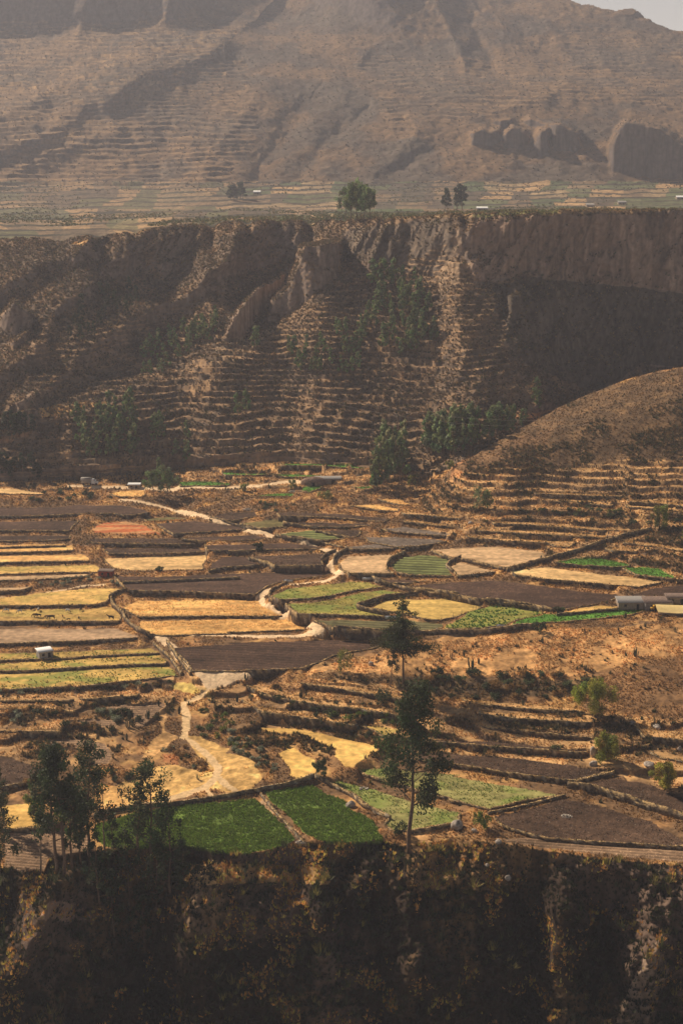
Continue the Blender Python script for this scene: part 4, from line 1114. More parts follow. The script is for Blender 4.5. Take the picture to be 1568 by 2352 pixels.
def leafcloud(cen, rad, n, size, r, squash=.8, updown=0.0, aspect=.55):
    """n leaf quads spread through the ellipsoids cen (k,3), rad (k,3); returns verts, clump index"""
    k = r.choice(len(cen), n, p=rad.prod(1) ** .67 / (rad.prod(1) ** .67).sum())
    d = r.normal(0, 1, (n, 3)); d /= np.linalg.norm(d, axis=1)[:, None]
    rr = r.random(n) ** .45
    c = cen[k] + d * rad[k] * rr[:, None]
    nrm = d * .7 + r.normal(0, .8, (n, 3)); nrm /= np.linalg.norm(nrm, axis=1)[:, None]
    up = np.array([0, 0, 1.0]) * (1 if updown else .3) + r.normal(0, .6, (n, 3))
    t = np.cross(nrm, up); t /= np.linalg.norm(t, axis=1)[:, None] + 1e-9
    b = np.cross(nrm, t)
    s = size * r.uniform(.6, 1.3, n)[:, None]
    V = np.stack([c - b * s, c - t * s * aspect, c + b * s, c + t * s * aspect], 1)
    return V.reshape(-1, 3), k

def tube(path, rad, ns=6):
    path = np.asarray(path, float); n = len(path)
    T = np.gradient(path, axis=0); T /= np.linalg.norm(T, axis=1)[:, None] + 1e-9
    ref = np.where(np.abs(T[:, 2:3]) > .9, np.array([[1.0, 0, 0]]), np.array([[0, 0, 1.0]]))
    a = np.cross(T, ref); a /= np.linalg.norm(a, axis=1)[:, None]; b = np.cross(T, a)
    th = np.arange(ns) * 6.2832 / ns
    V = path[:, None, :] + (a[:, None] * np.cos(th)[None, :, None] + b[:, None] * np.sin(th)[None, :, None]) * np.asarray(rad)[:, None, None]
    i = np.arange(n - 1)[:, None]; k = np.arange(ns)[None]; k2 = (k + 1) % ns
    q = np.stack([i * ns + k, i * ns + k2, (i + 1) * ns + k2, (i + 1) * ns + k], -1).reshape(-1, 4)
    return V.reshape(-1, 3), q
def join(parts):
    Vs, Qs, o = [], [], 0
    for V, q in parts: Vs.append(V); Qs.append(q + o); o += len(V)
    return np.concatenate(Vs), np.concatenate(Qs)

def tree_mesh(h, kind, seed, nleaf, leaf, bare=.35, width=.22):
    """trunk mesh and crown mesh of one tree, foot at the origin"""
    r = np.random.default_rng(seed)
    n = 14; t = np.linspace(0, 1, n)
    bend = r.normal(0, .012 * h, (2,)); wob = np.cumsum(r.normal(0, .006 * h, (n, 2)), 0)
    path = np.stack([bend[0] * t ** 1.5 * 2 + wob[:, 0], bend[1] * t ** 1.5 * 2 + wob[:, 1], t * h * .95], 1); path[0, 2] = -0.6
    R0 = h * (.014 if kind != 'far' else .016)
    tubes = [tube(path, R0 * (1 - t * .88), 7)]
    cen, rad = [], []
    nb = dict(euc=17, far=9, pop=12, pine=40, willow=12, olive=9, round=10)[kind]
    for b in range(nb):
        f = bare + (1 - bare) * (b + r.random()) / nb * .96
        p0 = np.array([np.interp(f, t, path[:, k]) for k in range(3)])
        az = b * 2.4 + r.uniform(-.6, .6)
        env = (1 - ((f - bare) / (1 - bare)) ** 1.3 * .75)
        if kind == 'pine': env = 1 - (f - bare) / (1 - bare) * .82
        if kind in ('olive', 'round', 'willow'): env = math.sin(math.pi * min(1, .15 + .85 * (f - bare) / (1 - bare))) ** .6
        L = h * width * env * r.uniform(.45, 1.15)
        rise = dict(euc=.55, far=.5, pop=1.6, pine=.02, willow=.5, olive=.5, round=.5)[kind] * L * r.uniform(.6, 1.2)
        p1 = p0 + np.array([math.cos(az) * L, math.sin(az) * L, rise])
        mid = (p0 + p1) / 2 + np.array([0, 0, -.08 * L if kind != 'pine' else .05 * L])
        rb = R0 * (1 - f * .85) * .45
        tubes.append(tube([p0, mid, p1], [rb, rb * .7, rb * .3], 4))
        if kind == 'pine':
            for q in (.2, .55, .85):
                pq = p0 + (p1 - p0) * q + r.normal(0, .02 * h, 3) * (1, 1, .4)
                cen.append(pq); rad.append(np.array([1, 1, .5]) * L * r.uniform(.26, .40))
        else:
            m = 3 if kind in ('euc',) else 2
            for q in range(m):
                pq = p0 + (p1 - p0) * r.uniform(.55, 1.1) + r.normal(0, .025 * h, 3)
                s = h * width * r.uniform(.15, .30) * (1.0 if kind == 'euc' else 1.35)
                cen.append(pq); rad.append(np.array([1, 1, r.uniform(.8, 1.5) if kind != 'willow' else 1.5]) * s)
    top = path[-1]
    cen.append(top + np.array([0, 0, -.02 * h])); rad.append(np.array([.05, .05, .08]) * h)
    cen, rad = np.array(cen), np.array(rad)
    V, k = leafcloud(cen, rad, nleaf, leaf, r, updown=1 if kind != 'pine' else 0)
    tv, tq = join(tubes)
    return (tv, tq), (V, k)

LEAFCOL = dict(euc=(0.060, 0.078, 0.030), dark=(0.055, 0.068, 0.030), far=(0.17, 0.21, 0.09), yellowgreen=(0.20, 0.20, 0.05), willow=(0.30, 0.29, 0.05),  # base leaf tints, from dark greens to a pale yellow green
               pine=(0.050, 0.062, 0.022), olive=(0.12, 0.14, 0.06), grey=(0.24, 0.25, 0.17), green=(0.13, 0.17, 0.035), rust=(0.30, 0.17, 0.06))
BARK = dict(euc=(0.16, 0.10, 0.065), far=(0.22, 0.15, 0.10))
TMESH = {}
def tree_data(key, h, kind, colk, seed, nleaf, leaf, bare, width):
    if key in TMESH: return TMESH[key]
    (tv, tq), (lv, lk) = tree_mesh(h, kind, seed, nleaf, leaf, bare, width)
    r = np.random.default_rng(seed + 5)
    bc = np.array(BARK['far' if kind == 'far' else 'euc'])[None] * r.uniform(.6, 1.4, (len(tv), 1))
    kk = lk.max() + 1
    cl = r.uniform(.6, 1.5, (kk, 1)) * np.array(LEAFCOL[colk])[None] * (1 + r.normal(0, .12, (kk, 3)))
    lc = (cl[lk] * r.uniform(.7, 1.3, (len(lk), 1))).repeat(4, 0)
    a = raw_mesh('trunk', tv, tq, bc, M_bark, True)
    b = raw_mesh('crown', lv, np.arange(len(lv)).reshape(-1, 4), np.clip(lc, .01, .8), M_leaf)
    TMESH[key] = (a, b, h)
    return TMESH[key]
def put_tree(name, data, x, y, hgt, label, cat, group=None, rz=None, z=None, sx=1.0):
    a, b, h0 = data
    z = ground(x, y) if z is None else z
    s = hgt / h0
    o = empty(name, (x, y, z - 0.1), label, cat, group, rz if rz is not None else random.uniform(0, 6.28), (s * sx, s * sx, s))
    link('trunk', a, o); link('crown', b, o)
    return o
def foot(u, v):
    p = hit(u, v); return p
def height_between(p, u, vtop):
    """height whose top is seen at row vtop above the foot p"""
    e1 = uv2ae(u, vtop)[1]
    return float(ZC + e1 * p[1] - p[2])

# ---- big single trees of the foreground
def single(name, kind, colk, uf, vf, vt, seed, nleaf, leaf, bare, width, label, cat='tree', sx=1.0, rz=0.0, group=None):
    p = foot(uf, vf); h = height_between(p, uf, vt)
    d = tree_data((kind, seed), h, kind, colk, seed, nleaf, leaf, bare, width)
    return put_tree(name, d, p[0], p[1], h, label, cat, group, rz, p[2], sx)
single('eucalyptus_tree', 'euc', 'euc', 935, 1957, 1572, 11, 10500, .36, .28, .25, 'tallest eucalyptus with a bare lower trunk beside the pale green field', rz=.4)
single('pine_tree', 'pine', 'pine', 923, 1573, 1368, 12, 13000, .27, .40, .36, 'tall dark conifer with layered boughs on the golden slope')
single('slender_tree', 'far', 'pine', 895, 1577, 1480, 13, 1500, .20, .35, .17, 'thin dark young tree just left of the tall conifer')
for q, (uf, vf, vt, wd, lab) in enumerate([
    (129, 2008, 1698, .20, 'eucalyptus with the thickest trunk in the front left clump'),
    (153, 2012, 1712, .17, 'eucalyptus with a slim dark trunk second from the left of its clump'),
    (205, 1992, 1705, .17, 'eucalyptus leaning right at the right side of the front left clump'),
    (170, 2000, 1790, .15, 'shorter eucalyptus in the middle of the front left clump'),
    (187, 1985, 1830, .14, 'shortest slim eucalyptus inside the front left clump'),
    (342, 2020, 1737, .19, 'tall eucalyptus with a light airy crown before the left alfalfa field'),
    (318, 2016, 1748, .13, 'thin eucalyptus close to the left of the airy crowned one'),
    (392, 2030, 1838, .20, 'bushy eucalyptus overlapping the left alfalfa field'),
    (268, 2026, 1860, .18, 'low dark eucalyptus between the two front clumps')]):
    single('eucalyptus_tree', 'euc', 'euc', uf, vf, vt, 20 + q, [6000, 4000, 4500, 2000, 1400, 3400, 1400, 1700, 900][q], .34, [.26, .36, .25, .3, .35, .26, .3, .12, .12][q], wd * [1.2, 1.1, 1.15, 1, 1, 1.2, 1, 1, .9][q], lab, rz=q * 1.3, group='front eucalyptus trees')
single('eucalyptus_tree', 'euc', 'dark', 2, 2010, 1820, 33, 4000, .25, .2, .26, 'dark eucalyptus cut off by the left edge of the picture')
single('eucalyptus_tree', 'euc', 'dark', -14, 1900, 1752, 34, 3000, .25, .3, .25, 'dark treetop at the left edge behind the cut off eucalyptus')
for q, (uf, vf, vt, lab) in enumerate([(230, 2075, 1905, 'dark undergrowth tree below the clump beside the cliff edge'), (300, 2085, 1895, 'leafy dark tree rooted below the left alfalfa field'),
    (360, 2090, 1925, 'dark tree rooted just below the edge under the airy crown'), (420, 2060, 1925, 'small dark tree under the right end of the front clump'),
    (262, 2150, 1990, 'lowest dark tree in the gully below the front clump'), (330, 2160, 2020, 'bushy dark tree in the gully right of the lowest one')]):
    single('eucalyptus_tree', 'euc', 'dark', uf, vf, vt, 40 + q, 1900, .30, .08, .2, lab, rz=q, group='dark trees rooted below the cliff edge')
for uf, vf, vt, lab, seed in ((95, 2000, 1855, 'bare thin pole like trunk left of the front clump', 60), (241, 1950, 1800, 'thin leafless stem between the two front clumps', 61)):
    single('bare_tree', 'far', 'dark', uf, vf, vt, seed, 60, .18, .6, .08, lab)
# yellow green and round trees
for q, (kind, colk, uf, vf, vt, wd, nl, lab) in enumerate([
    ('willow', 'willow', 1358, 1642, 1568, .52, 8000, 'large yellow green willow at the end of the dark bank'),
    ('willow', 'willow', 1390, 1750, 1692, .50, 5500, 'yellow green willow beside the grey standing stone'),
    ('round', 'willow', 1524, 1815, 1755, .52, 5500, 'round golden green tree near the right edge among boulders'),
    ('willow', 'yellowgreen', 85, 1878, 1828, .45, 3500, 'light green tree standing behind the front left clump'),
    ('willow', 'yellowgreen', 1512, 1219, 1160, .36, 3000, 'tall light green willow at the top of the long diagonal wall'),
    ('round', 'yellowgreen', 1572, 1243, 1215, .45, 700, 'light green tree cut by the right edge'),
    ('olive', 'olive', 736, 1784, 1745, .46, 1500, 'small dark olive tree casting a shadow on the pale field'),
    ('round', 'dark', 595, 1266, 1249, .62, 900, 'single round dark bush tree on the wall between brown fields'),
    ('willow', 'yellowgreen', 790, 1548, 1498, .42, 1100, 'pale green sapling on the golden slope left of the conifer'),
    ('round', 'yellowgreen', 947, 1116, 1090, .5, 700, 'round light green tree at the foot of the right spur'),
    ('round', 'yellowgreen', 1035, 1078, 1060, .6, 500, 'round yellow green tree where the spur meets the grove'),
    ('round', 'yellowgreen', 672, 1123, 1102, .5, 500, 'small light green tree beside the far gravel road'),
    ('willow', 'yellowgreen', 560, 1128, 1112, .6, 500, 'low pale green tree left of the far stone heap'),
    ('round', 'olive', 730, 1405 - 1, 1388, .7, 500, 'small dark bush tree beside the gold oval field') if False else ('round', 'dark', 366, 1313, 1304, 1.1, 350, 'low dark round bush on the edge of the pale gold stubble'),
    ('round', 'dark', 1283, 1408, 1397, 1.1, 400, 'dark round bush between the crop field and the long green field'),
    ('round', 'dark', 1240, 1452, 1435, 1.0, 450, 'dark round bush on the long wall above the orange slope'),
    ('willow', 'far', 1100, 1168, 1118, .38, 900, 'blue green slender tree on the right terraces'),
    ('willow', 'green', 1118, 1168, 1128, .4, 700, 'smaller green tree next to the blue green slender one'),
    ('round', 'green', 1105, 1905, 1868, .55, 800, 'thin green bush tree by the big pale boulder'),
    ('round', 'dark', 878, 1620, 1588, .7, 900, 'round dark bush tree below the tall conifer'),
    ('round', 'dark', 918, 1920, 1895, .8, 600, 'dark shrub at the foot of the tallest eucalyptus'),
    ]):
    single('willow_tree' if kind == 'willow' else 'round_tree', kind, colk, uf, vf, vt, 70 + q, nl, .24 if vf > 1500 else .32, .12, wd, lab, rz=q)
# ragged eucalyptus group by the far road
for q, (uf, vf, vt, lab) in enumerate([(352, 1142, 1080, 'left ragged eucalyptus of the roadside pair'), (385, 1140, 1072, 'right ragged eucalyptus of the roadside pair'), (366, 1110, 1050, 'slim poplar rising behind the roadside pair')]):
    single('eucalyptus_tree', 'euc', 'far', uf, vf, vt, 95 + q, 2600, .36, .2, [.4, .42, .17][q], lab, rz=q * 2)
# trees on the rim
for q, (uf, vf, vt) in enumerate([(793, 504, 432), (806, 504, 424), (820, 505, 418), (836, 504, 422), (850, 503, 432), (828, 501, 440)]):
    single('eucalyptus_tree', 'euc', 'far', uf, vf + 2, vt, 100 + q, 2300, .5, .3, .34, 'one of the six dark trees standing together on the cliff rim', rz=q, group='dark trees on the cliff rim')
single('bare_tree', 'far', 'far', 784, 505, 468, 110, 40, .3, .5, .08, 'thin bare pole tree left of the trees on the rim')

# ---- groves: every tree its own thing, sharing a few mesh shapes
FAR = [tree_data(('far', s), 20, 'far', 'far', 200 + s, 620, .95, .15, .19) for s in range(6)]
FARD = [tree_data(('fard', s), 20, 'far', 'dark', 210 + s, 620, .95, .2, .22) for s in range(3)]
def grove(poly, n, hmin, hmax, label, group, seed, datas=FAR, sx=1.0, name='eucalyptus_tree', grad=None):
    r = np.random.default_rng(seed); p = P(poly)
    us = [q[0] for q in p]; vs = [q[1] for q in p]; k = 0
    while k < n:
        u = r.uniform(min(us), max(us)); v = r.uniform(min(vs), max(vs))
        if not inpoly(np.array([u]), np.array([v]), p)[0]: continue
        q = hit(u, v)
        hp = r.uniform(hmin, hmax) * (grad(u) if grad else 1)
        h = hp / ppm(q[1])
        put_tree(name, datas[int(r.integers(len(datas)))], q[0], q[1], h, label, 'tree', group, None, q[2], sx * r.uniform(.85, 1.2))
        k += 1
grove("Z 850,650 920,640 985,690 1000,790 940,830 860,800 840,720", 58, 42, 66, 'eucalyptus in the dense grove climbing the shaded hollow', 'trees of the hollow grove', 1)
grove("Z 770,760 850,740 860,860 780,870 750,830", 20, 34, 50, 'eucalyptus in the lower left extension of the hollow grove', 'trees of the lower hollow grove', 2)
grove("Z 655,810 750,800 760,860 660,862", 18, 34, 48, 'dark eucalyptus on the terraced nose left of the hollow grove', 'trees on the terraced nose', 3)
grove("Z 310,800 400,770 500,730 500,780 400,860 310,885", 38, 34, 48, 'eucalyptus in the diagonal belt on the left hillside', 'trees of the diagonal belt', 4)
grove("Z 145,700 230,680 300,650 330,700 250,770 160,800", 22, 26, 42, 'scattered dark tree on the steep left hillside', 'scattered left hillside trees', 5, FARD)
grove("Z 165,985 300,945 325,1010 300,1055 190,1060", 42, 48, 72, 'eucalyptus in the tall grove at the left foot of the hill', 'trees of the left foot grove', 6)
grove("Z 330,1000 380,975 375,1015 340,1020", 7, 40, 56, 'slim tree in the small row right of the left foot grove', 'trees beside the left foot grove', 7)
grove("Z 0,985 45,985 95,1000 60,1010 0,1010", 11, 40, 58, 'tree by the road cutting at the left edge', 'trees by the left road cutting', 8, FARD)
grove("Z -10,1070 95,1075 90,1092 -10,1090", 15, 34, 44, 'dark tree in the low row at the left edge of the valley', 'low dark row of trees at the left', 9, FARD, 1.3)
grove("Z 400,1010 430,1000 430,1060 400,1065", 4, 42, 52, 'slim tree among the terraces at the hill foot', 'slim trees among the foot terraces', 10)
grove("Z 975,1030 1100,1000 1240,955 1150,1010 1060,1052 985,1056", 52, 60, 92, 'eucalyptus in the long grove behind the right spur', 'trees of the right spur grove', 11, grad=lambda u: 1.15 - .62 * sstep(1060, 1230, u))
grove("Z 842,1100 880,1060 930,1050 925,1105 860,1132", 17, 70, 118, 'tall eucalyptus in the clump at the valley head', 'trees of the valley head clump', 12, sx=.9)
grove("Z 1196,950 1236,945 1236,955 1196,956", 4, 46, 62, 'slender tree on the ledge behind the spur crest', 'slender trees on the ledge', 13)
grove("Z 510,455 560,455 560,464 510,464", 7, 32, 42, 'dark tree in the left clump on the plateau', 'left plateau clump', 14, FARD, 1.3)
grove("Z 1022,478 1062,476 1062,484 1022,484", 4, 42, 56, 'tree in the small clump on the plateau right of the rim trees', 'right plateau clump', 15, FARD, 1.2)
grove("Z 545,950 580,940 580,960 545,965", 2, 60, 64, 'lone slim tree standing on the terraced slope', 'lone slope trees', 16)
grove("Z 583,800 590,800 590,812 583,812", 2, 50, 60, 'slim tree at the foot of the bare scarp', 'scarp foot trees', 17)
# bare burnt trunks on the spur
SN = tree_data('snag', 14, 'far', 'dark', 260, 16, .3, .75, .06)
r_ = np.random.default_rng(31)
for q, (u, v, h) in enumerate([(1153, 1052, 34), (1161, 1058, 24), (1171, 1056, 38), (1177, 1080, 58), (1192, 1062, 30), (1201, 1072, 44), (1205, 1058, 36), (1215, 1056, 30), (1219, 1052, 44), (1283, 1068, 66), (1291, 1064, 40), (1186, 1050, 24), (1125, 1058, 24), (1240, 1050, 20)]):
    p = hit(u, v); put_tree('bare_tree', SN, p[0], p[1], h / ppm(p[1]), 'thin bare trunk among the leafless stand on the right spur', 'bare tree', 'leafless trunks on the spur', None, p[2], 1.0)

# ---- shrubs as individuals
def bush_mesh(colk, seed, n=260, size=.22, lobes=6):
    r = np.random.default_rng(seed)
    cen = np.concatenate([r.uniform(-.55, .55, (lobes, 2)), r.uniform(.25, .62, (lobes, 1))], 1); rad = r.uniform(.28, .5, (lobes, 3))
    V, k = leafcloud(cen, rad, n, size * .6, r)
    V[:, 2] = np.maximum(V[:, 2], -.05)
    cl = r.uniform(.6, 1.5, (lobes, 1)) * np.array(LEAFCOL[colk])[None]
    c = (cl[k] * r.uniform(.7, 1.35, (len(k), 1))).repeat(4, 0)
    return raw_mesh('shrub', V, np.arange(len(V)).reshape(-1, 4), np.clip(c, .01, .8), M_leaf)
BUSH = {c: [bush_mesh(c, 300 + i * 7 + s) for s in range(3)] for i, c in enumerate(('dark', 'green', 'grey', 'rust', 'yellowgreen', 'olive'))}
def shrub(u, v, wpx, colk, label, group=None, tall=1.0):
    p = hit(u, v); s = wpx / ppm(p[1]) * .62
    o = link('shrub', BUSH[colk][random.randrange(3)], None, (p[0], p[1], p[2] - .05), label, 'shrub', group)
    o.rotation_euler = (0, 0, random.uniform(0, 6.28)); o.scale = (s, s, s * tall * random.uniform(.8, 1.1))
def shrubs(poly, n, wmin, wmax, cols, label, group, seed, tall=1.0):
    r = np.random.default_rng(seed); p = P(poly); us = [q[0] for q in p]; vs = [q[1] for q in p]; k = 0; tries = 0
    while k < n and tries < n * 60:
        tries += 1
        u = r.uniform(min(us), max(us)); v = r.uniform(min(vs), max(vs))
        if not inpoly(np.array([u]), np.array([v]), p)[0]: continue
        shrub(u, v, r.uniform(wmin, wmax), cols[int(r.integers(len(cols)))], label, group, tall); k += 1
shrubs("D 1300,180 1440,170 E 0,230 60,330 180,430 180,480 60,470 D 1500,420 1290,340", 24, 13, 24, ['green', 'yellowgreen', 'olive'], 'leafy green shrub on the bank right of the sandy track', 'green shrubs by the sandy track', 1)
shrubs("E 0,330 100,330 200,420 260,480 360,600 300,640 200,600 60,480", 26, 12, 24, ['grey', 'grey', 'dark'], 'silvery grey shrub on the slope above the sandy track', 'silvery shrubs above the track', 2)
shrubs("D 1090,400 1250,430 1430,600 1400,650 1280,560 1100,460", 18, 11, 20, ['dark', 'rust', 'grey'], 'dark shrub on the bank inside the sandy track bend', 'shrubs inside the track bend', 3)
shrubs("E 260,190 640,240 1040,360 1020,390 700,330 520,290 260,240", 30, 12, 22, ['dark', 'olive', 'dark', 'rust'], 'dark shrub on the bank above the gold clearing', 'shrubs above the gold clearing', 4)
shrubs("E 570,190 780,190 1060,220 1180,260 1160,290 900,270 600,230", 22, 16, 30, ['dark', 'green', 'dark'], 'dense dark green shrub on the second bank above the clearing', 'shrubs of the second bank', 5)
shrubs("E 150,60 600,110 980,120 1200,170 1000,150 560,150 160,110", 18, 12, 22, ['dark', 'rust', 'olive'], 'shrub on the upper bank below the golden slope', 'shrubs of the upper bank', 6)
shrubs("Z 960,1545 1360,1550 1360,1610 1000,1608 900,1580", 44, 18, 34, ['dark', 'dark', 'olive', 'rust'], 'dark shrub in the shaded thicket below the orange slope', 'shaded thicket shrubs', 7)
shrubs("A 240,715 420,680 620,650 720,650 820,700 780,740 700,700 540,720 400,730 280,745", 20, 9, 16, ['grey', 'dark', 'grey'], 'grey green shrub on the bank below the red shed', 'shrubs below the red shed', 8)
shrubs("A -10,1440 300,1430 700,1395 1150,1370 1200,1400 900,1425 300,1465 -10,1470", 34, 12, 22, ['dark', 'olive', 'rust', 'grey'], 'dark shrub on the bank under the weedy fields', 'shrubs under the weedy fields', 9)
shrubs("D -10,170 400,180 420,250 -10,290", 18, 16, 28, ['dark', 'rust', 'grey'], 'dark shrub on the lower left terrace bank', 'lower left bank shrubs', 10)
shrubs("D 420,280 760,300 780,350 420,330", 12, 14, 24, ['dark', 'rust'], 'shrub on the bank between the small tan terraces', 'shrubs between the tan terraces', 11)
shrubs("D 600,180 880,190 960,240 900,330 860,290 620,230", 14, 14, 26, ['dark', 'olive', 'grey'], 'shrub among the cactus columns left of the track', 'shrubs by the cactus columns', 12)
shrubs("D 140,640 280,620 300,700 160,720", 7, 16, 26, ['rust', 'rust', 'dark'], 'rusty brown shrub behind the front left clump', 'rusty shrubs behind the clump', 13)
shrubs("D 730,600 930,640 940,700 760,670", 9, 16, 26, ['rust', 'dark'], 'rusty shrub in the dip between the front clumps', 'rusty shrubs in the dip', 14)
shrubs("C 530,190 1000,200 1370,260 1560,300 1300,330 1000,260 540,250", 30, 11, 20, ['olive', 'yellowgreen', 'dark'], 'olive shrub in the hedge line across the right terraces', 'hedge line on the right terraces', 15)
shrubs("A 350,95 700,110 760,140 500,160 220,160 180,130", 18, 10, 18, ['dark', 'olive', 'dark'], 'dark shrub on the hummock behind the far brown field', 'shrubs on the far hummock', 16)
shrubs("B 210,160 330,180 330,240 230,235", 7, 12, 20, ['dark', 'olive'], 'shrub in the clump by the far stone heap', 'shrubs by the far stone heap', 17)
for u, v, wd, c, lab in [(745, 1146, 38, 'yellowgreen', 'wide yellow green shrub below the far stone house'), (1085 - 8, 1545, 20, 'dark', 'dark spiky shrub low on the golden slope'),
    (1190, 1727, 24, 'olive', 'rounded olive shrub on the bank edge above the speckled dark field'), (1137, 1722, 22, 'dark', 'dark shrub left of the rounded olive one'),
    (1278, 1722, 26, 'olive', 'low spreading olive shrub on the same bank further right'), (1155, 1800, 26, 'dark', 'unused')][:5]:
    shrub(u, v, wd, c, lab)

# ---- columnar cacti
def cactus_mesh(seed):
    r = np.random.default_rng(seed); T = []
    for k in range(int(r.integers(4, 8))):
        az = r.uniform(0, 6.28); d = r.uniform(0, .3); h = r.uniform(.5, 1.0)
        b = np.array([math.cos(az) * d * .4, math.sin(az) * d * .4, -.05]); m = np.array([math.cos(az) * d, math.sin(az) * d, h * .3]); t = m + np.array([r.normal(0, .03), r.normal(0, .03), h * .7])
        T.append(tube([b, m, (m + t) / 2, t, t + np.array([0, 0, .03])], [.04, .05, .05, .04, .01], 6))
    V, q = join(T)
    return raw_mesh('cactus', V, q, np.array((0.07, 0.075, 0.045))[None] * r.uniform(.6, 1.5, (len(V), 1)), M_bark)
CACT = [cactus_mesh(k) for k in range(4)]
def cacti(L, label, group):
    for u, v, h in L:
        p = hit(u, v); s = h / ppm(p[1]) * 1.1
        o = link('column_cactus', CACT[random.randrange(4)], None, (p[0], p[1], p[2]), label, 'cactus', group); o.rotation_euler = (0, 0, random.uniform(0, 6)); o.scale = (s, s, s)
cacti([(298, 1655, 26), (306, 1668, 20), (292, 1700, 16), (320, 1660, 16), (341, 1650, 22), (365, 1622, 14), (412, 1640, 18), (295, 1672, 22), (285, 1640, 14)], 'dark column cactus on the bank left of the sandy track', 'cacti left of the track')
cacti([(1082, 1535, 26), (1064, 1508, 14), (1098, 1525, 16), (1245, 1478, 16), (1458, 1508, 22), (1345, 1540, 16), (1037, 1512, 14), (1200, 1620, 14), (1418, 1448, 10), (1550, 1452, 14), (1480, 1440, 12)], 'dark column cactus standing in the orange grass slope', 'cacti on the orange slope')
cacti([(565, 1562, 18), (570, 1558, 12), (545, 1612, 18), (690, 1612, 20), (1242, 1290, 16), (1432, 1418, 16), (1447, 1412, 12), (283, 1405 + 5, 14)], 'column cactus on a field bank', 'cacti on the field banks') if False else None
for (u, v, h), lab in zip([(565, 1562, 18), (545, 1612, 18), (692, 1602, 20), (1242, 1290, 15), (1434, 1420, 16), (283, 1412, 16), (297, 1842, 16), (455, 1790, 14), (1210, 1850, 16)],
        ['column cactus beside the pale slabs at the ploughed field corner', 'column cactus low on the bank right of the junction', 'slim column cactus in the middle of the golden bank', 'column cactus on the broad tan field before the diagonal wall',
         'column cactus on the wall left of the tin roofed farm', 'column cactus on the stone lined bank by the cattle', 'spindly cactus on the gold ground behind the front trees', 'column cactus at the inner bend of the sandy track', 'cactus cluster on the tip of the large cloddy field']):
    cacti([(u, v, h)], lab, None)

# ---- boulders
def rock_mesh(seed):
    r = np.random.default_rng(seed)
    import bmesh
    bm = bmesh.new(); bmesh.ops.create_icosphere(bm, subdivisions=3, radius=1)
    off = r.uniform(0, 50)
    cuts = [(lambda v: v / np.linalg.norm(v))(r.normal(0, 1, 3)) for _ in range(9)]
    for v in bm.verts:
        c = np.array(v.co)
        for n_ in cuts:
            d = c @ n_
            if d > .72: c = c - n_ * (d - .72) * .85
        c = c * (1 + .10 * float(fbm(np.array([c[0] * 2 + off]), np.array([c[1] * 2 + c[2] * 1.7]), 3, 2)[0]))
        v.co = c
    bm.normal_update()
    V = np.array([v.co[:] for v in bm.verts]); q = np.array([[v.index for v in f.verts] for f in bm.faces]); bm.free()
    cc = np.array((0.36, 0.30, 0.25))[None] * r.uniform(.75, 1.2, (len(V), 1))
    return raw_mesh('boulder', V, q, cc, M_stone)
ROCK = [rock_mesh(k) for k in range(4)]
for q, (u, v, w_, h_, lab) in enumerate([
    (805, 1852, 24, 22, 'dark brown boulder on the bank between alfalfa and pale field'), (1048, 1900, 34, 26, 'large pale boulder at the end of the low wall'),
    (1360, 1730, 16, 24, 'upright grey standing stone beside the willow'), (1362, 1758, 20, 20, 'dark boulder below the standing stone'),
    (1490, 1758, 32, 16, 'long pale boulder on the terrace near the right edge'), (1508, 1672, 22, 14, 'dark topped boulder on the upper right terrace'),
    (1452, 1662, 16, 10, 'small flat boulder left of the dark topped one'), (852, 1528, 14, 16, 'pale boulder on the crest of the golden slope'),
    (1560, 1725, 12, 20, 'golden pointed stone at the right edge'), (1166, 2020, 16, 16, 'pale boulder on the dark slope right of the tallest tree'),
    (1118, 1990, 12, 10, 'small grey boulder near the top of the dark slope'), (1088, 1910, 14, 12, 'small boulder beside the large pale one'),
    (1080, 1203, 14, 10, 'pale boulder on the right terraces'), (1144, 1935, 20, 12, 'dark boulder at the furrowed strip\'s left end')]):
    p = hit(u, v); s = 1 / ppm(p[1])
    o = link('boulder', ROCK[q % 4], None, (p[0], p[1], p[2] + h_ * s * .15), lab, 'boulder'); o.scale = (w_ * s * .55, w_ * s * .45, h_ * s * .6); o.rotation_euler = (0, 0, q * 1.1)
def heap(u, v, w_, lab, n=70):
    p = hit(u, v); r = np.random.default_rng(int(u)); R = w_ / ppm(p[1]) / 2
    Vs, Qs = [], []; o = 0
    base = np.array([q.co[:] for q in ROCK[0].vertices])[:0]
    for k in range(n):
        a = r.uniform(0, 6.28); d = R * math.sqrt(r.random()); s = r.uniform(.12, .32)
        c = np.array([math.cos(a) * d, math.sin(a) * d * .6, (1 - d / R) * R * .35])
        t = np.array([[1, 0, 0], [-1, 0, 0], [0, 1, 0], [0, -1, 0], [0, 0, 1], [0, 0, -1]]) * r.uniform(.6, 1.2, (6, 1)) * s
        rz = r.uniform(0, 6.28); t = t @ np.array([[math.cos(rz), -math.sin(rz), 0.2], [math.sin(rz), math.cos(rz), 0], [0, .3, 1]])
        Vs.append(t + c); Qs.append(np.array([[0, 2, 4], [2, 1, 4], [1, 3, 4], [3, 0, 4], [2, 0, 5], [1, 2, 5], [3, 1, 5], [0, 3, 5]]) + o); o += 6
    V = np.concatenate(Vs); cc = np.array((0.42, 0.36, 0.30))[None] * r.uniform(.5, 1.4, (len(V), 1))
    link('stone_heap', raw_mesh('stone_heap', V, np.concatenate(Qs), cc, M_stone), None, tuple(p), lab, 'stone heap')
heap(103, 1590, 40, 'heap of pale field stones on the bank under the weedy fields')
heap(568, 1171, 26, 'grey stone heap at the corner of the far dark fields')
heap(672, 1130, 22, 'pale stone heap between the small green plots')
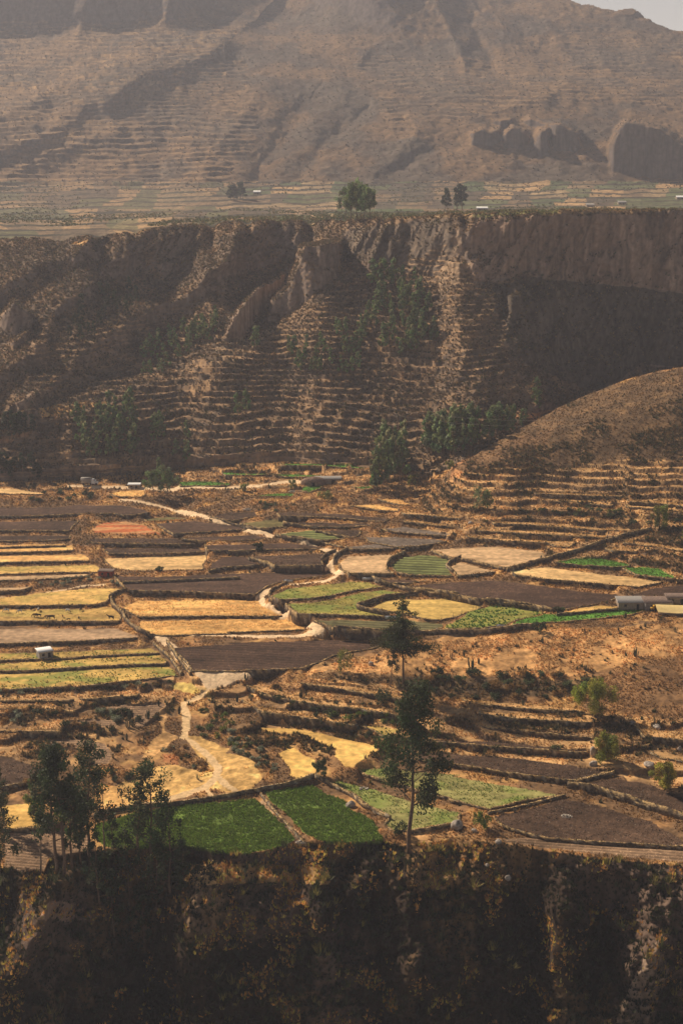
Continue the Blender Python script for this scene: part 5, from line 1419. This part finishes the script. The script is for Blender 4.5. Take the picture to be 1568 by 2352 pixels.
heap(835, 1812, 24, 'loose pale stones tumbled beside the pale green wedge', 40)
heap(1300, 1805 + 70, 30, 'pale rubble spilled at the foot of the right dividing wall', 50)
heap(690, 1935, 26, 'loose rubble between the two alfalfa fields', 50)
heap(20, 1100 + 55 * 0 + 12, 2, 'x', 3) if False else None

# ================================================================ stuff: grass, scrub, crops
r = np.random.default_rng(5)
vis = (UU > -130) & (UU < 1700)
def cols_for(base, n, r, var=.3):
    base = np.array(base); k = r.integers(0, len(base), n)
    return base[k] * r.uniform(1 - var, 1 + var, (n, 1))
GR = [(0.66, 0.40, 0.14), (0.50, 0.28, 0.10), (0.36, 0.20, 0.09), (0.22, 0.14, 0.07)]
SHR = [(0.10, 0.085, 0.04), (0.16, 0.11, 0.055), (0.07, 0.07, 0.03), (0.24, 0.15, 0.07)]
BARE = np.zeros((NR, NC), bool)
for s_ in ("D 1240,360 1380,380 1568,440 E 0,470 60,480 180,530 240,650 120,715 0,720 D 1400,700 1140,790 900,840 700,880 640,870 700,760 900,620 1060,560 1200,560 1330,600 1440,600", "D 1060,190 1130,170 1120,330 1200,370 1060,480 960,520 1000,430 1110,340", "D 1130,40 1420,60 1440,110 1240,90 1160,70"):
    BARE |= inpoly(Ud, Vd, P(s_))
wildV = isV & wild & vis & (VV < 2010) & ~(BARE & (n_md < .5))
# grass: patchy, follows the ground tint
n = 60000
p, j, i = sample_cells(wildV & (VV > 1420), n, r)
keep = (fbm(p[:, 0] / 6, p[:, 1] / 6, 3, 5) + r.normal(0, .12, n)) > -.1
p, j, i = p[keep], j[keep], i[keep]; n = len(p)
c = COL[j, i] * r.uniform(.8, 1.4, (n, 1)) * .75 + cols_for(GR, n, r) * .35
tufts('dry_grass', p, r.uniform(.25, .6, n), r.uniform(.25, .55, n), c, r, 5, label='golden dry grass covering the banks and slopes in front')
n = 44000
p, j, i = sample_cells(wildV & (VV <= 1420), n, r, np.where((VV < 1130) & (UU > 1030), .45, 1.0))
c = COL[j, i] * r.uniform(.6, 1.3, (n, 1)) * .85 + cols_for(GR, n, r) * .2
tufts('dry_grass', p, r.uniform(.35, .8, n), r.uniform(.4, .9, n), c, r, 4, label='dry grass on the field banks and terraces further back')
# low scrub on the steep banks of the valley
n = 20000
wgt = (sstep(10, 28, slope) + .05) * np.where(tmask > .2, 1.05 - tread, 1)
risers = np.where(tmask > .2, (1 - tread) * 1.5, 0)
p, j, i = sample_cells(wildV, n, r, wgt + risers)
keep = (fbm(p[:, 0] / 9, p[:, 1] / 9, 3, 3) + r.normal(0, .08, n)) > .05; p = p[keep]; n = len(p)
tufts('low_scrub', p, r.uniform(.5, 1.3, n), r.uniform(.6, 1.3, n), cols_for(SHR, n, r), r, 9, M_leaf, 'low dark scrub on the stony banks', .9, .35)
# wall tops
if WALLTOPS:
    q = np.concatenate([resample(a, .45) for a in WALLTOPS]); n = len(q)
    q = q + r.normal(0, .15, q.shape) * (1, 1, .3)
    tufts('wall_top_grass', q - (0, 0, .1), r.uniform(.2, .55, n), r.uniform(.25, .5, n), cols_for([(0.50, 0.33, 0.14), (0.30, 0.19, 0.09), (0.16, 0.13, 0.06)], n, r), r, 4, label='dry grass growing along the tops of the walls')
# hillside scrub
mh = (isM & vis & (slope < 56))
n = 52000
p, j, i = sample_cells(mh, n, r, np.where(slope < 48, 1, .35) * np.where(tmask > .3, 1.15 - tread, .8))
k_ = r.random(n) < .5
c = np.where(k_[:, None], COL[j, i] * r.uniform(.5, 1.3, (n, 1)), cols_for(SHR, n, r))
tufts('hill_scrub', p, r.uniform(.4, 1.2, n), r.uniform(.6, 1.4, n), c, r, 6, M_leaf, 'dry scrub and grass spread over the terraced hillside', .9, .4)
# mountain scrub
mp = isP & vis & (slope < 50) & (VV < 440)
n = 14000
p, j, i = sample_cells(mp, n, r)
tufts('mountain_scrub', p, r.uniform(.7, 2.0, n), r.uniform(1., 2.6, n), cols_for([(0.10, 0.075, 0.05), (0.14, 0.10, 0.065), (0.07, 0.06, 0.035)], n, r), r, 5, M_leaf, 'sparse dark scrub dotting the mountain', .9, .4)
mp = isP & vis & (VV >= 420) & (VV < 520)
n = 5000
p, j, i = sample_cells(mp, n, r, 1 / np.maximum(Y / 800, 1) ** 2 * (0.05 + (fbm(X / 90, Y / 200, 3, 2) > .15)) * (1.1 - tread))
tufts('plateau_hedges', p, r.uniform(.5, 1.6, n), r.uniform(1., 2.6, n), cols_for([(0.10, 0.11, 0.04), (0.12, 0.12, 0.05), (0.2, 0.15, 0.07)], n, r), r, 7, M_leaf, 'hedges and bushes along the plateau fields', .9, .4)
# gorge slope
n = 60000
p, j, i = sample_cells(isF & vis & (VV > 1925), n, r)
k_ = fbm(p[:, 0] / 6, p[:, 2] / 5, 3, 2) + r.normal(0, .07, n) + 1.6 * np.clip(COL[j, i, 0] - .13, 0, .2)
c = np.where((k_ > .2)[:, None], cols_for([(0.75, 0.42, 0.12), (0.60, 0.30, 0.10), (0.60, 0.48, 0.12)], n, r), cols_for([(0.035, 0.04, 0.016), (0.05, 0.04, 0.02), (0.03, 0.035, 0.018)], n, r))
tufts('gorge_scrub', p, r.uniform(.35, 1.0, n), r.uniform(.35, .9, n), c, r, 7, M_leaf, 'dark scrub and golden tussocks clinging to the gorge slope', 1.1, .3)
n = 5000
p, j, i = sample_cells(isF & vis & (VV > 1945), n, r)
keep = (fbm(p[:, 0] / 8, p[:, 2] / 8, 3, 6) + r.normal(0, .1, n)) > 0; p = p[keep]; n = len(p)
tufts('gorge_bushes', p, r.uniform(.9, 2.2, n), r.uniform(.9, 1.9, n), cols_for([(0.07, 0.08, 0.03), (0.10, 0.10, 0.045), (0.055, 0.06, 0.03), (0.3, 0.24, 0.07)], n, r), r, 26, M_leaf, 'bigger dark bushes rooted in the gorge slope', 1.3, .14)
# crops
for kind, dens, hh, ww, cs, lab, nt_ in [('alfalfa', 13.0, .42, .34, [(0.17, 0.27, 0.04), (0.24, 0.34, 0.06), (0.11, 0.18, 0.03), (0.20, 0.24, 0.055)], 'dense bright green alfalfa plants in the two front fields', 6),
    ('potato', 3.0, .32, .30, [(0.16, 0.26, 0.05), (0.45, 0.40, 0.14), (0.12, 0.20, 0.035)], 'sparse pale green plants in the two light fields', 5),
    ('weedy', .9, .35, .45, [(0.13, 0.22, 0.04), (0.20, 0.27, 0.05), (0.6, 0.40, 0.12)], 'green weeds sprouting in the yellow fields at the left', 6),
    ('crop', 1.6, .45, .5, [(0.07, 0.17, 0.03), (0.10, 0.22, 0.035)], 'dotted dark green plants in the crop field', 7),
    ('green', 2.0, .4, .4, [(0.11, 0.20, 0.03), (0.17, 0.26, 0.045)], 'green crop plants in the small bright plots', 5),
    ('meadow', 1.0, .3, .4, [(0.24, 0.28, 0.06), (0.50, 0.40, 0.10), (0.15, 0.20, 0.04)], 'short tufted plants in the yellow green fields', 5),
    ('tread', 3.0, .45, .4, [(0.66, 0.42, 0.15), (0.50, 0.29, 0.11), (0.30, 0.19, 0.08)], 'tall dry grass on the narrow golden terraces', 5),
    ('orange', 2.2, .3, .3, [(0.85, 0.50, 0.17), (0.62, 0.36, 0.13)], 'cut straw stubble in the orange fields', 4),
    ('yellow', .6, .22, .3, [(0.55, 0.42, 0.12), (0.35, 0.30, 0.08)], 'thin grass tufts in the yellow pastures', 4),
    ('clod', 3.0, .2, .32, [(0.24, 0.17, 0.12), (0.10, 0.062, 0.045), (0.36, 0.28, 0.2)], 'turned clods and stones on the ploughed plots', 3)]:
    m = np.isin(fid, np.nonzero(fk == kind)[0]) & vis
    if not m.any(): continue
    j, i = np.nonzero(m[:-1, :-1]); ar = ((acol[i + 1] - acol[i]) * Y[j, i] * np.abs(Y[j + 1, i] - Y[j, i])).sum()
    n = int(min(ar * dens, 42000))
    p, j, i = sample_cells(m, n, r)
    lowd = fbm(p[:, 0] / 5, p[:, 1] / 3, 3, 6) + r.normal(0, .22, n)
    keep = lowd > (-.42 if kind in ('alfalfa', 'green') else -.05)
    p = p[keep]; n = len(p)
    tufts(dict(clod='soil_clods', tread='terrace_grass', orange='straw_stubble', yellow='pasture_grass').get(kind, 'crop_plants'), p, hh * r.uniform(.6, 1.3, n), ww * r.uniform(.6, 1.3, n), cols_for(cs, n, r), r, nt_,
          M_stone if kind == 'clod' else (M_grass if kind in ('orange', 'yellow', 'tread') else M_leaf), lab, .9, .45)

# ================================================================ buildings
M_tin = mat_plain('corrugated_tin', (0.36, 0.33, 0.30), .45, .3, noise=3)
M_tinrust = mat_plain('rusty_tin', (0.20, 0.14, 0.11), .7, .1, noise=2, var=.4)
M_adobe = mat_plain('adobe', (0.30, 0.23, 0.17), .95, noise=2, var=.3)
M_grey = mat_plain('grey_block', (0.30, 0.27, 0.24), .9, noise=2, var=.2)
M_red = mat_plain('red_board', (0.30, 0.06, 0.04), .8, noise=2, var=.3)
M_white = mat_plain('white_paint', (0.75, 0.73, 0.70), .6, var=.08)
M_dark = mat_plain('dark_opening', (0.02, 0.018, 0.016), .9, var=.1)
M_wood = mat_plain('weathered_wood', (0.16, 0.11, 0.075), .9, noise=4, var=.3)
M_tarp = mat_plain('yellow_tarp', (0.78, 0.58, 0.25), .7, noise=.8, var=.12)
M_tyre = mat_plain('tyre_rubber', (0.02, 0.02, 0.02), .9)
M_glass = mat_plain('window_glass', (0.03, 0.035, 0.04), .15, var=.05, bump=0)
M_metal = mat_plain('gate_metal', (0.60, 0.62, 0.64), .4, .5)
def boxes(L):
    """list of (x0,y0,z0,x1,y1,z1) -> verts, quads"""
    V, q = [], []
    for k, (a, b, c, d, e, f) in enumerate(L):
        V += [(a, b, c), (d, b, c), (d, e, c), (a, e, c), (a, b, f), (d, b, f), (d, e, f), (a, e, f)]
        q += [[k * 8 + i for i in s] for s in ((0, 3, 2, 1), (4, 5, 6, 7), (0, 1, 5, 4), (1, 2, 6, 5), (2, 3, 7, 6), (3, 0, 4, 7))]
    return np.array(V, float), np.array(q)
def bpart(name, L, mat, parent, label=None, rot=None):
    V, q = boxes(L)
    if rot is not None: V = V @ np.array(rot).T
    return link(name, raw_mesh(name, V, q, None, mat), parent, label=label)
def sheet(name, c4, thick, mat, parent, waves=0, amp=.04, label=None):
    """a roof sheet through 4 corners, corrugated across its first side"""
    c4 = np.array(c4, float); n = max(2, waves * 4 + 1); s = np.linspace(0, 1, n)
    a = c4[0] + (c4[1] - c4[0]) * s[:, None]; b = c4[3] + (c4[2] - c4[3]) * s[:, None]
    if waves: dz = amp * np.sin(s * waves * 6.2832); a[:, 2] += dz; b[:, 2] += dz
    V = np.concatenate([a, b, a - (0, 0, thick), b - (0, 0, thick)]); i = np.arange(n - 1)
    q = np.concatenate([np.stack([i, i + 1, n + i + 1, n + i], 1), np.stack([2 * n + i, 3 * n + i, 3 * n + i + 1, 2 * n + i + 1], 1), np.stack([i, 2 * n + i, 2 * n + i + 1, i + 1], 1), np.stack([n + i, n + i + 1, 3 * n + i + 1, 3 * n + i], 1),
        np.array([[0, n, 3 * n, 2 * n], [n - 1, 3 * n - 1, 4 * n - 1, 2 * n - 1]])])
    return link(name, raw_mesh(name, V, q, None, mat), parent, label=label)
def roofed(name, u, v, lab, cat, w_, d_, h_, rz, wall=M_adobe, roof=M_tin, pitch=.12, gable=False, openings=True, over=.3, zoff=0):
    p = hit(u, v)
    zb = min(ground(p[0] + a, p[1] + b) for a in (-w_ / 2, 0, w_ / 2) for b in (0, d_ / 2, d_))
    o = empty(name, (p[0], p[1] + d_ / 2, zb + zoff), lab, cat, None, rz)
    hz = h_ + (p[2] - zb) * .6
    W, D = w_ / 2, d_ / 2
    if gable:
        V = np.array([(-W, -D, -.6), (W, -D, -.6), (W, D, -.6), (-W, D, -.6), (-W, -D, hz), (W, -D, hz), (W, D, hz), (-W, D, hz), (-W, 0, hz + d_ * .22), (W, 0, hz + d_ * .22)])
        me = bpy.data.meshes.new('wall'); me.from_pydata(V.tolist(), [], [(0, 1, 5, 4), (2, 3, 7, 6), (1, 2, 6, 9, 5), (3, 0, 4, 8, 7), (0, 3, 2, 1)]); me.materials.append(wall); link('wall', me, o)
        rg = hz + d_ * .22 + .06; ov = over; ed = hz - .22 * ov * 1.4 + .06
        sheet('roof', [(-W - ov, -D - ov, ed), (W + ov, -D - ov, ed), (W + ov, .03, rg), (-W - ov, .03, rg)], .05, roof, o, int(w_ * 2))
        sheet('roof', [(W + ov, D + ov, ed), (-W - ov, D + ov, ed), (-W - ov, .05, rg), (W + ov, .05, rg)], .05, roof, o, int(w_ * 2))
    else:
        V = np.array([(-W, -D, -.6), (W, -D, -.6), (W, D, -.6), (-W, D, -.6), (-W, -D, hz), (W, -D, hz), (W, D, hz + pitch * d_), (-W, D, hz + pitch * d_)])
        me = bpy.data.meshes.new('wall'); me.from_pydata(V.tolist(), [], [(0, 1, 5, 4), (1, 2, 6, 5), (2, 3, 7, 6), (3, 0, 4, 7), (0, 3, 2, 1), (4, 5, 6, 7)]); me.materials.append(wall); link('wall', me, o)
        ov = over
        sheet('roof', [(-W - ov, -D - ov, hz + .07 - pitch * ov), (W + ov, -D - ov, hz + .07 - pitch * ov), (W + ov, D + ov, hz + .07 + pitch * (d_ + ov)), (-W - ov, D + ov, hz + .07 + pitch * (d_ + ov))], .06, roof, o, int(w_ * 2))
    if openings:
        dr = bpart('door', [(W * .3, -D - .04, 0.05), (W * .3 + .9, -D + .03, 0)], M_dark, o) if False else bpart('door', [(W * .25, -D - .05, -.1, W * .25 + .85, -D + .02, min(1.9, hz * .8))], M_dark, o)
        wn = bpart('window', [(-W * .6, -D - .04, hz * .45, -W * .6 + .8, -D + .02, hz * .75)], M_dark, o)
        bpart('frame', [(-W * .6 - .06, -D - .07, hz * .45 - .06, -W * .6 + .86, -D - .045, hz * .45), (-W * .6 - .06, -D - .07, hz * .75, -W * .6 + .86, -D - .045, hz * .75 + .06)], M_wood, wn)
    return o
hut = roofed('small_hut', 101, 1514, 'small grey block hut with a white tin roof on the weedy field', 'hut', 4.3, 3.4, 2.4, math.radians(28), M_grey, M_white, .1)
# stick pen beside it
def posts(name, L, lab, cat, h=1.4, rails=True, rad=.05, mat=None):
    T = []
    pts = [hit(u, v) for u, v in L]; o0 = pts[0]
    for p in pts:
        q = p - o0; T.append(tube([q - (0, 0, .3), q + (random.uniform(-.1, .1), 0, h * .5), q + (random.uniform(-.15, .15), 0, h)], [rad, rad, rad * .8], 5))
    if rails:
        for a, b in zip(pts[:-1], pts[1:]):
            for f in (.45, .85): T.append(tube([a - o0 + (0, 0, h * f), (a + b) / 2 - o0 + (0, 0, h * f + .02), b - o0 + (0, 0, h * f)], [rad * .6] * 3, 4))
    V, q = join(T); return link(name, raw_mesh(name, V, q, None, mat or M_wood), None, tuple(o0), lab, cat)
posts('stick_fence', [(119, 1512), (124, 1511), (129, 1511), (134, 1510), (137, 1509)], 'rickety pen of wooden sticks right of the small hut', 'fence', 2.3)
posts('wire_fence', [(1085, 1404), (1092, 1402), (1099, 1400), (1107, 1397), (1060, 1412), (1040, 1419)], 'line of thin posts at the right end of the gold oval field', 'fence', 1.8, False, .06)
shed = roofed('red_shed', 244, 1326, 'small red shed with a flat tin roof at the field corner', 'shed', 5.0, 3.0, 2.2, math.radians(-8), M_red, M_tinrust, .05, openings=True)
# tin roofed farm
farm = roofed('farm_shed', 1452, 1401, 'left part of the tin roofed farm, pale patched roof over dark walls', 'farm shed', 9.5, 5.0, 2.5, 0.02, M_adobe, M_tin, .14)
farm2 = roofed('farm_shed', 1512, 1399, 'right part of the tin roofed farm with a long low rusty roof', 'farm shed', 9.0, 5.5, 2.3, 0.02, M_grey, M_tinrust, .12)
farm3 = roofed('farm_shed', 1555, 1388, 'lowest shed of the farm, half hidden behind the yellow tent', 'farm shed', 7.0, 4.0, 2.2, 0, M_adobe, M_tinrust, .1)
def tent(u, v, lab):
    p = hit(u, v); o = empty('yellow_tent', (p[0], p[1], p[2]), lab, 'tent', None, -.12)
    W, D, H = 6.2, 3.4, 2.0
    n = 13; s = np.linspace(-1, 1, n)
    V = []
    for y_, z_ in ((-D - .3, .75), (-D * .5, 1.45), (0, H + .35), (D * .5, 1.45), (D + .3, .75)):
        for x in s: V.append((x * (W - abs(y_) * .18), y_, z_ - .10 * math.cos(x * 3.0) * (1 if y_ else .3) + random.uniform(-.02, .02)))
    V = np.array(V); i = np.arange(n - 1); q = np.concatenate([np.stack([k * n + i, k * n + i + 1, (k + 1) * n + i + 1, (k + 1) * n + i], 1) for k in range(4)])
    V2 = V - (0, 0, .05); q2 = q[:, ::-1] + len(V)
    link('canopy', raw_mesh('canopy', np.concatenate([V, V2]), np.concatenate([q, q2]), None, M_tarp), o)
    sw = bpart('side_wall', [(-W * .88, -D * .9, -.4, W * .88, -D * .86, .8), (-W * .88, D * .86, -.4, W * .88, D * .9, .8)], M_adobe, o)
    for a in (-.85, 0, .85):
        T = tube([(a * W, 0, -.3), (a * W, 0, 1.2), (a * W, 0, H + .25)], [.06] * 3, 6); link('pole', raw_mesh('pole', T[0], T[1], None, M_wood), o)
tent(1548, 1406, 'pale yellow canvas tent with a ridge beside the tin roofed farm')
# yellow tractor like machine at the farm
def machine(u, v):
    p = hit(u, v); o = empty('farm_machine', tuple(p), 'small yellow farm machine parked left of the tent', 'farm machine', None, .2)
    bpart('body', [(-1.1, -.5, .6, .5, .5, 1.3), (-.2, -.45, 1.3, .5, .45, 1.9)], mat_plain('machine_yellow', (0.65, 0.36, 0.04), .5), o)
    for x, R in ((-.8, .35), (.55, .6)):
        for y_ in (-.6, .6):
            T = tube([(x, y_ - .12, R), (x, y_, R), (x, y_ + .12, R)], [R * .92, R, R * .92], 14); wl = link('wheel', raw_mesh('wheel', T[0], [T[1], np.array([list(range(14))[::-1]]), np.array([list(range(28, 42))])], None, M_tyre), o)
machine(1402 + 98, 1403)
# valley head buildings and vehicles
roofed('stone_house', 753, 1112, 'low stone farmhouse with a pale flat roof at the valley head', 'house', 11, 5, 2.3, .05, M_adobe, M_tin, .05)
def thatch(u, v):
    p = hit(u, v); r = np.random.default_rng(3); o = empty('round_hut', tuple(p), 'rounded brown thatched hut left of the stone farmhouse', 'hut')
    th = np.linspace(0, 6.2832, 24, endpoint=False); V = []
    for rr, z_ in ((1, -.3), (1, 1.0), (.97, 1.6), (.8, 2.5), (.5, 3.1), (.12, 3.4)):
        V += [(math.cos(t) * rr * 5.5 + r.normal(0, .06), math.sin(t) * rr * 3.2, z_ + r.normal(0, .05)) for t in th]
    i = np.arange(24); q = np.concatenate([np.stack([k * 24 + i, k * 24 + (i + 1) % 24, (k + 1) * 24 + (i + 1) % 24, (k + 1) * 24 + i], 1) for k in range(5)])
    cc = np.array((0.22, 0.14, 0.10))[None] * r.uniform(.7, 1.3, (len(V), 1))
    link('roof', raw_mesh('roof', np.array(V), [q, np.array([[120 + k for k in range(24)]])], cc, M_stone, True), o)
    bpart('door', [(-.6, -3.35, -.2, .6, -3.2, 1.5)], M_dark, o)
thatch(720, 1113)
roofed('small_shelter', 308, 1122, 'tiny shelter with a bright white roof beside the far road', 'shelter', 5, 3, 1.6, 0, M_adobe, M_white, .1)
roofed('small_shelter', 714, 1126 - 3, 'unused', 'shelter', 1, 1, 1, 0) if False else None
def vehicle(name, u, v, lab, cat, L, parts, wheels, rz=0.0):
    p = hit(u, v); o = empty(name, tuple(p), lab, cat, None, rz)
    for nm, bx, mt in parts: bpart(nm, bx, mt, o)
    for x in wheels:
        for y_ in (-.85, .85):
            T = tube([(x, y_ - .12, .42), (x, y_, .42), (x, y_ + .12, .42)], [.38, .42, .38], 14)
            link('wheel', raw_mesh('wheel', T[0], [T[1], np.array([list(range(14))[::-1]]), np.array([list(range(28, 42))])], None, M_tyre), o)
    return o
vehicle('box_truck', 203, 1113, 'grey box truck parked on the far road', 'truck', 6,
    [('cargo_box', [(-3.0, -1.15, .9, 1.4, 1.15, 3.1)], M_grey), ('cab', [(1.5, -1.05, .6, 3.1, 1.05, 1.7), (1.5, -1.0, 1.7, 2.7, 1.0, 2.5)], M_white), ('windscreen', [(2.705, -.9, 1.75, 2.74, .9, 2.4)], M_glass), ('chassis', [(-3.0, -.8, .55, 1.5, .8, .88)], M_dark)], (-2.0, 2.2))
vehicle('white_van', 216, 1113, 'white van parked in front of the box truck', 'van', 4,
    [('body', [(-1.9, -.85, .45, 1.9, .85, 1.25), (-1.9, -.8, 1.25, 1.0, .8, 2.0)], M_white), ('window', [(-1.5, -.83, 1.35, .8, -.805, 1.85)], M_glass)], (-1.2, 1.2))
# plateau buildings
for u, v, lab, w_, m in [(1107, 484, 'white roofed barn near the plateau rim', 5.5, M_white), (590, 446, 'tiny white roofed house by the left plateau clump', 3.5, M_white), (1428, 470, 'pale flat roofed house on the right of the plateau', 4, M_tin),
        (1562, 458, 'white roofed house cut by the right edge on the plateau', 4, M_white), (1355, 476, 'low grey walled house left of the pale flat roofed one', 4, M_grey)]:
    kk = hit(u, v)[1] / 800; roofed('plateau_house', u, v, lab, 'house', w_ * kk, 4 * kk, 1.4 * kk ** .5, 0, M_adobe, m, .18, True)
def gate(u, v, w_, lab, white=True):
    p = hit(u, v); o = empty('field_gate', tuple(p), lab, 'gate'); mt = M_metal
    bpart('panel', [(-w_ / 2 + .06, -.02, .25, w_ / 2 - .06, .02, 1.45)], mt, o)
    for s in (-1, 1): bpart('post', [(s * w_ / 2 - .06, -.07, -.3, s * w_ / 2 + .06, .07, 1.7)], M_wood, o)
    bpart('rail', [(-w_ / 2 + .06, -.05, .22, w_ / 2 - .06, -.025, .30), (-w_ / 2 + .06, -.05, 1.40, w_ / 2 - .06, -.025, 1.48)], M_wood, o)
gate(843, 1335, 3.6, 'white metal gate where the road turns sharply')
gate(662, 1340, 3.4, 'grey metal gate in the wall of the large brown field')
gate(898, 1424, 4.2, 'grey metal gate below the gold oval field')
gate(1150, 1444, 3.0, 'pale wooden gate in the wall of the crop field')
# power line over the hillside
def wire(u0, v0, y0, u1, v1, y1, lab):
    a0, e0 = uv2ae(u0, v0); a1, e1 = uv2ae(u1, v1)
    A = np.array([a0 * y0, y0, ZC + e0 * y0]); B = np.array([a1 * y1, y1, ZC + e1 * y1]); s = np.linspace(0, 1, 30)[:, None]
    pth = A + (B - A) * s; pth[:, 2] -= 12 * 4 * (s * (1 - s))[:, 0] * .5
    T = tube(pth, [.035] * 30, 4); link('power_cable', raw_mesh('power_cable', T[0], T[1], None, M_tin), None, None, lab, 'power cable')
wire(640, 878, 640, 1360, 962, 600, 'upper thin power cable hanging across the shaded hollow')
wire(640, 892, 636, 1360, 975, 596, 'lower thin power cable hanging across the shaded hollow')

# ================================================================ cattle
def animal_mesh(name, legs_h=.72, length=1.5, deep=.62, graze=True, col=(0.03, 0.025, 0.02), col2=None, seed=0):
    r = np.random.default_rng(seed)
    L = length / 2
    body = [(-L - .02, 0, legs_h + .38, .14), (-L + .12, 0, legs_h + .34, .27), (-L * .4, 0, legs_h + .28, .31), (L * .2, 0, legs_h + .28, .33), (L * .75, 0, legs_h + .32, .29), (L + .02, 0, legs_h + .36, .20)]
    if graze: neck = [(L + .02, 0, legs_h + .36, .20), (L + .28, 0, legs_h + .10, .15), (L + .48, 0, legs_h - .25, .12), (L + .58, 0, legs_h - .46, .12), (L + .68, 0, legs_h - .64, .07)]
    else: neck = [(L + .02, 0, legs_h + .36, .20), (L + .25, 0, legs_h + .55, .16), (L + .42, 0, legs_h + .72, .13), (L + .62, 0, legs_h + .62, .11), (L + .82, 0, legs_h + .50, .07)]
    bm_v, bm_e, rad = [], [], []
    def chain(pts, root=None):
        prev = root
        for (x, y_, z_, rr) in pts:
            bm_v.append((x, y_, z_)); rad.append(rr); k = len(bm_v) - 1
            if prev is not None: bm_e.append((prev, k))
            prev = k
        return prev
    chain(body); bend = len(bm_v) - 1
    chain(neck[1:], bend)
    hx = len(bm_v) - 2
    for s in (-1, 1):
        chain([(neck[-2][0] - .06, s * .17, neck[-2][2] + .12, .035)], hx)                       # ear
        chain([(L * .72, s * .2, legs_h + .05, .11), (L * .70, s * .2, legs_h * .5, .055), (L * .72, s * .2, .06, .05)], 4)   # foreleg
        chain([(-L + .18, s * .2, legs_h + .06, .15), (-L + .02, s * .2, legs_h * .52, .065), (-L + .10, s * .2, .06, .05)], 1)  # hind leg with hock
    chain([(-L - .10, 0, legs_h + .30, .04), (-L - .13, 0, legs_h - .25, .03)], 0)               # tail
    me = bpy.data.meshes.new('skel'); me.from_pydata(bm_v, bm_e, [])
    ob = bpy.data.objects.new('skel', me); C.objects.link(ob)
    md = ob.modifiers.new('s', 'SKIN'); md.use_smooth_shade = True
    sv = me.skin_vertices[0].data
    for k, rr in enumerate(rad): sv[k].radius = (rr * .85, rr) if k < 6 else (rr, rr)
    sv[0].use_root = True
    ob.modifiers.new('d', 'SUBSURF').levels = 1
    dg = bpy.context.evaluated_depsgraph_get(); ev = ob.evaluated_get(dg); m2 = ev.to_mesh()
    V = np.array([v.co[:] for v in m2.vertices]); polys = [list(p.vertices) for p in m2.polygons]; ev.to_mesh_clear()
    bpy.data.objects.remove(ob)
    q4 = np.array([p for p in polys if len(p) == 4]); q3 = [p for p in polys if len(p) == 3]
    cc = np.tile(np.array(col), (len(V), 1))
    if col2 is not None:
        nn = fbm(V[:, 0] * 1.6 + seed, V[:, 2] * 1.6 + V[:, 1] * .8, 2, 3); cc[nn > .0] = col2
    return raw_mesh(name, V, [q4] + ([np.array(q3)] if q3 else []), cc, M_bark, True)
BLACK, BRN, WHT = (0.022, 0.018, 0.016), (0.16, 0.075, 0.035), (0.62, 0.58, 0.52)
CB = animal_mesh('cow', col=BLACK, seed=1); CBW = animal_mesh('cow', col=BLACK, col2=WHT, seed=2); CBR = animal_mesh('cow', col=BRN, seed=3); CBH = animal_mesh('cow', graze=False, col=BLACK, seed=4); CBRW = animal_mesh('cow', col=BRN, col2=WHT, seed=6)
for ax, ay, d, s, rz, lab in [
    (47, 908, CBW, 1.0, 3.3, 'black and white cow grazing farthest left'), (136, 914, CBW, .95, 3.7, 'black and white cow grazing second from the left in the back row'), (146, 892, CB, .9, .3, 'black cow close behind the second cow of the back row'),
    (219, 892, CB, .9, 1.2, 'black cow standing against the wall shadow'), (262, 900, CBRW, 1.0, 1.6, 'white and brown cow seen end on below the wall'),
    (241, 938, CBR, .95, 3.5, 'brown cow grazing behind the black one in the middle'), (263, 944, CB, 1.05, 3.4, 'black cow grazing in front of the brown one'),
    (320, 948, CBR, .85, 3.6, 'small brown calf left of the largest black cow'), (352, 956, CB, 1.2, 3.2, 'largest black cow grazing near the front wall'),
    (426, 942, CBR, .7, 1.8, 'small brown calf alone in the middle of the pasture'), (460, 910, CBW, 1.05, -.6, 'black and white cow grazing to the right of the back row'),
    (465, 966, CB, .7, 3.5, 'small black calf at the front wall'), (535, 955, CB, .75, 1.7, 'small dark calf standing end on near the right'),
    (548, 898, CB, .85, 1.4, 'black cow standing end on below the right end of the wall'), (752, 958, CBH, 1.15, 2.9, 'black cow walking alone at the right end of the pasture')]:
    p = hit(.34 * ax, 1097.6 + .34 * ay)
    o = link('cow', d, None, tuple(p), lab, 'cow', 'cattle on the yellow pasture'); o.rotation_euler = (0, 0, rz); o.scale = (s, s, s)

# ================================================================ haze: the valley air
def haze_box():
    x0, x1, y0, y1 = X.min() - 20, X.max() + 20, -60, Y.max() + 20
    z0 = Z.min() - 1.0; z1 = max(Z.max(), ZC) + 12
    v = [(x0, y0, z0), (x1, y0, z0), (x1, y1, z0), (x0, y1, z0), (x0, y0, z1), (x1, y0, z1), (x1, y1, z1), (x0, y1, z1)]
    f = [(0, 3, 2, 1), (4, 5, 6, 7), (0, 1, 5, 4), (1, 2, 6, 5), (2, 3, 7, 6), (3, 0, 4, 7)]
    me = bpy.data.meshes.new('haze'); me.from_pydata(v, [], f)
    m = bpy.data.materials.new('haze_air'); m.use_nodes = True; n = m.node_tree; n.nodes.clear()
    out = n.nodes.new('ShaderNodeOutputMaterial'); pv = n.nodes.new('ShaderNodeVolumePrincipled')
    pv.inputs['Color'].default_value = HAZE_COLOR; pv.inputs['Density'].default_value = HAZE_DENSITY; pv.inputs['Anisotropy'].default_value = 0.25
    n.links.new(pv.outputs[0], out.inputs['Volume'])
    me.materials.append(m)
    o = link('haze', me, label='thin dusty haze filling the valley air', kind='stuff')
haze_box()
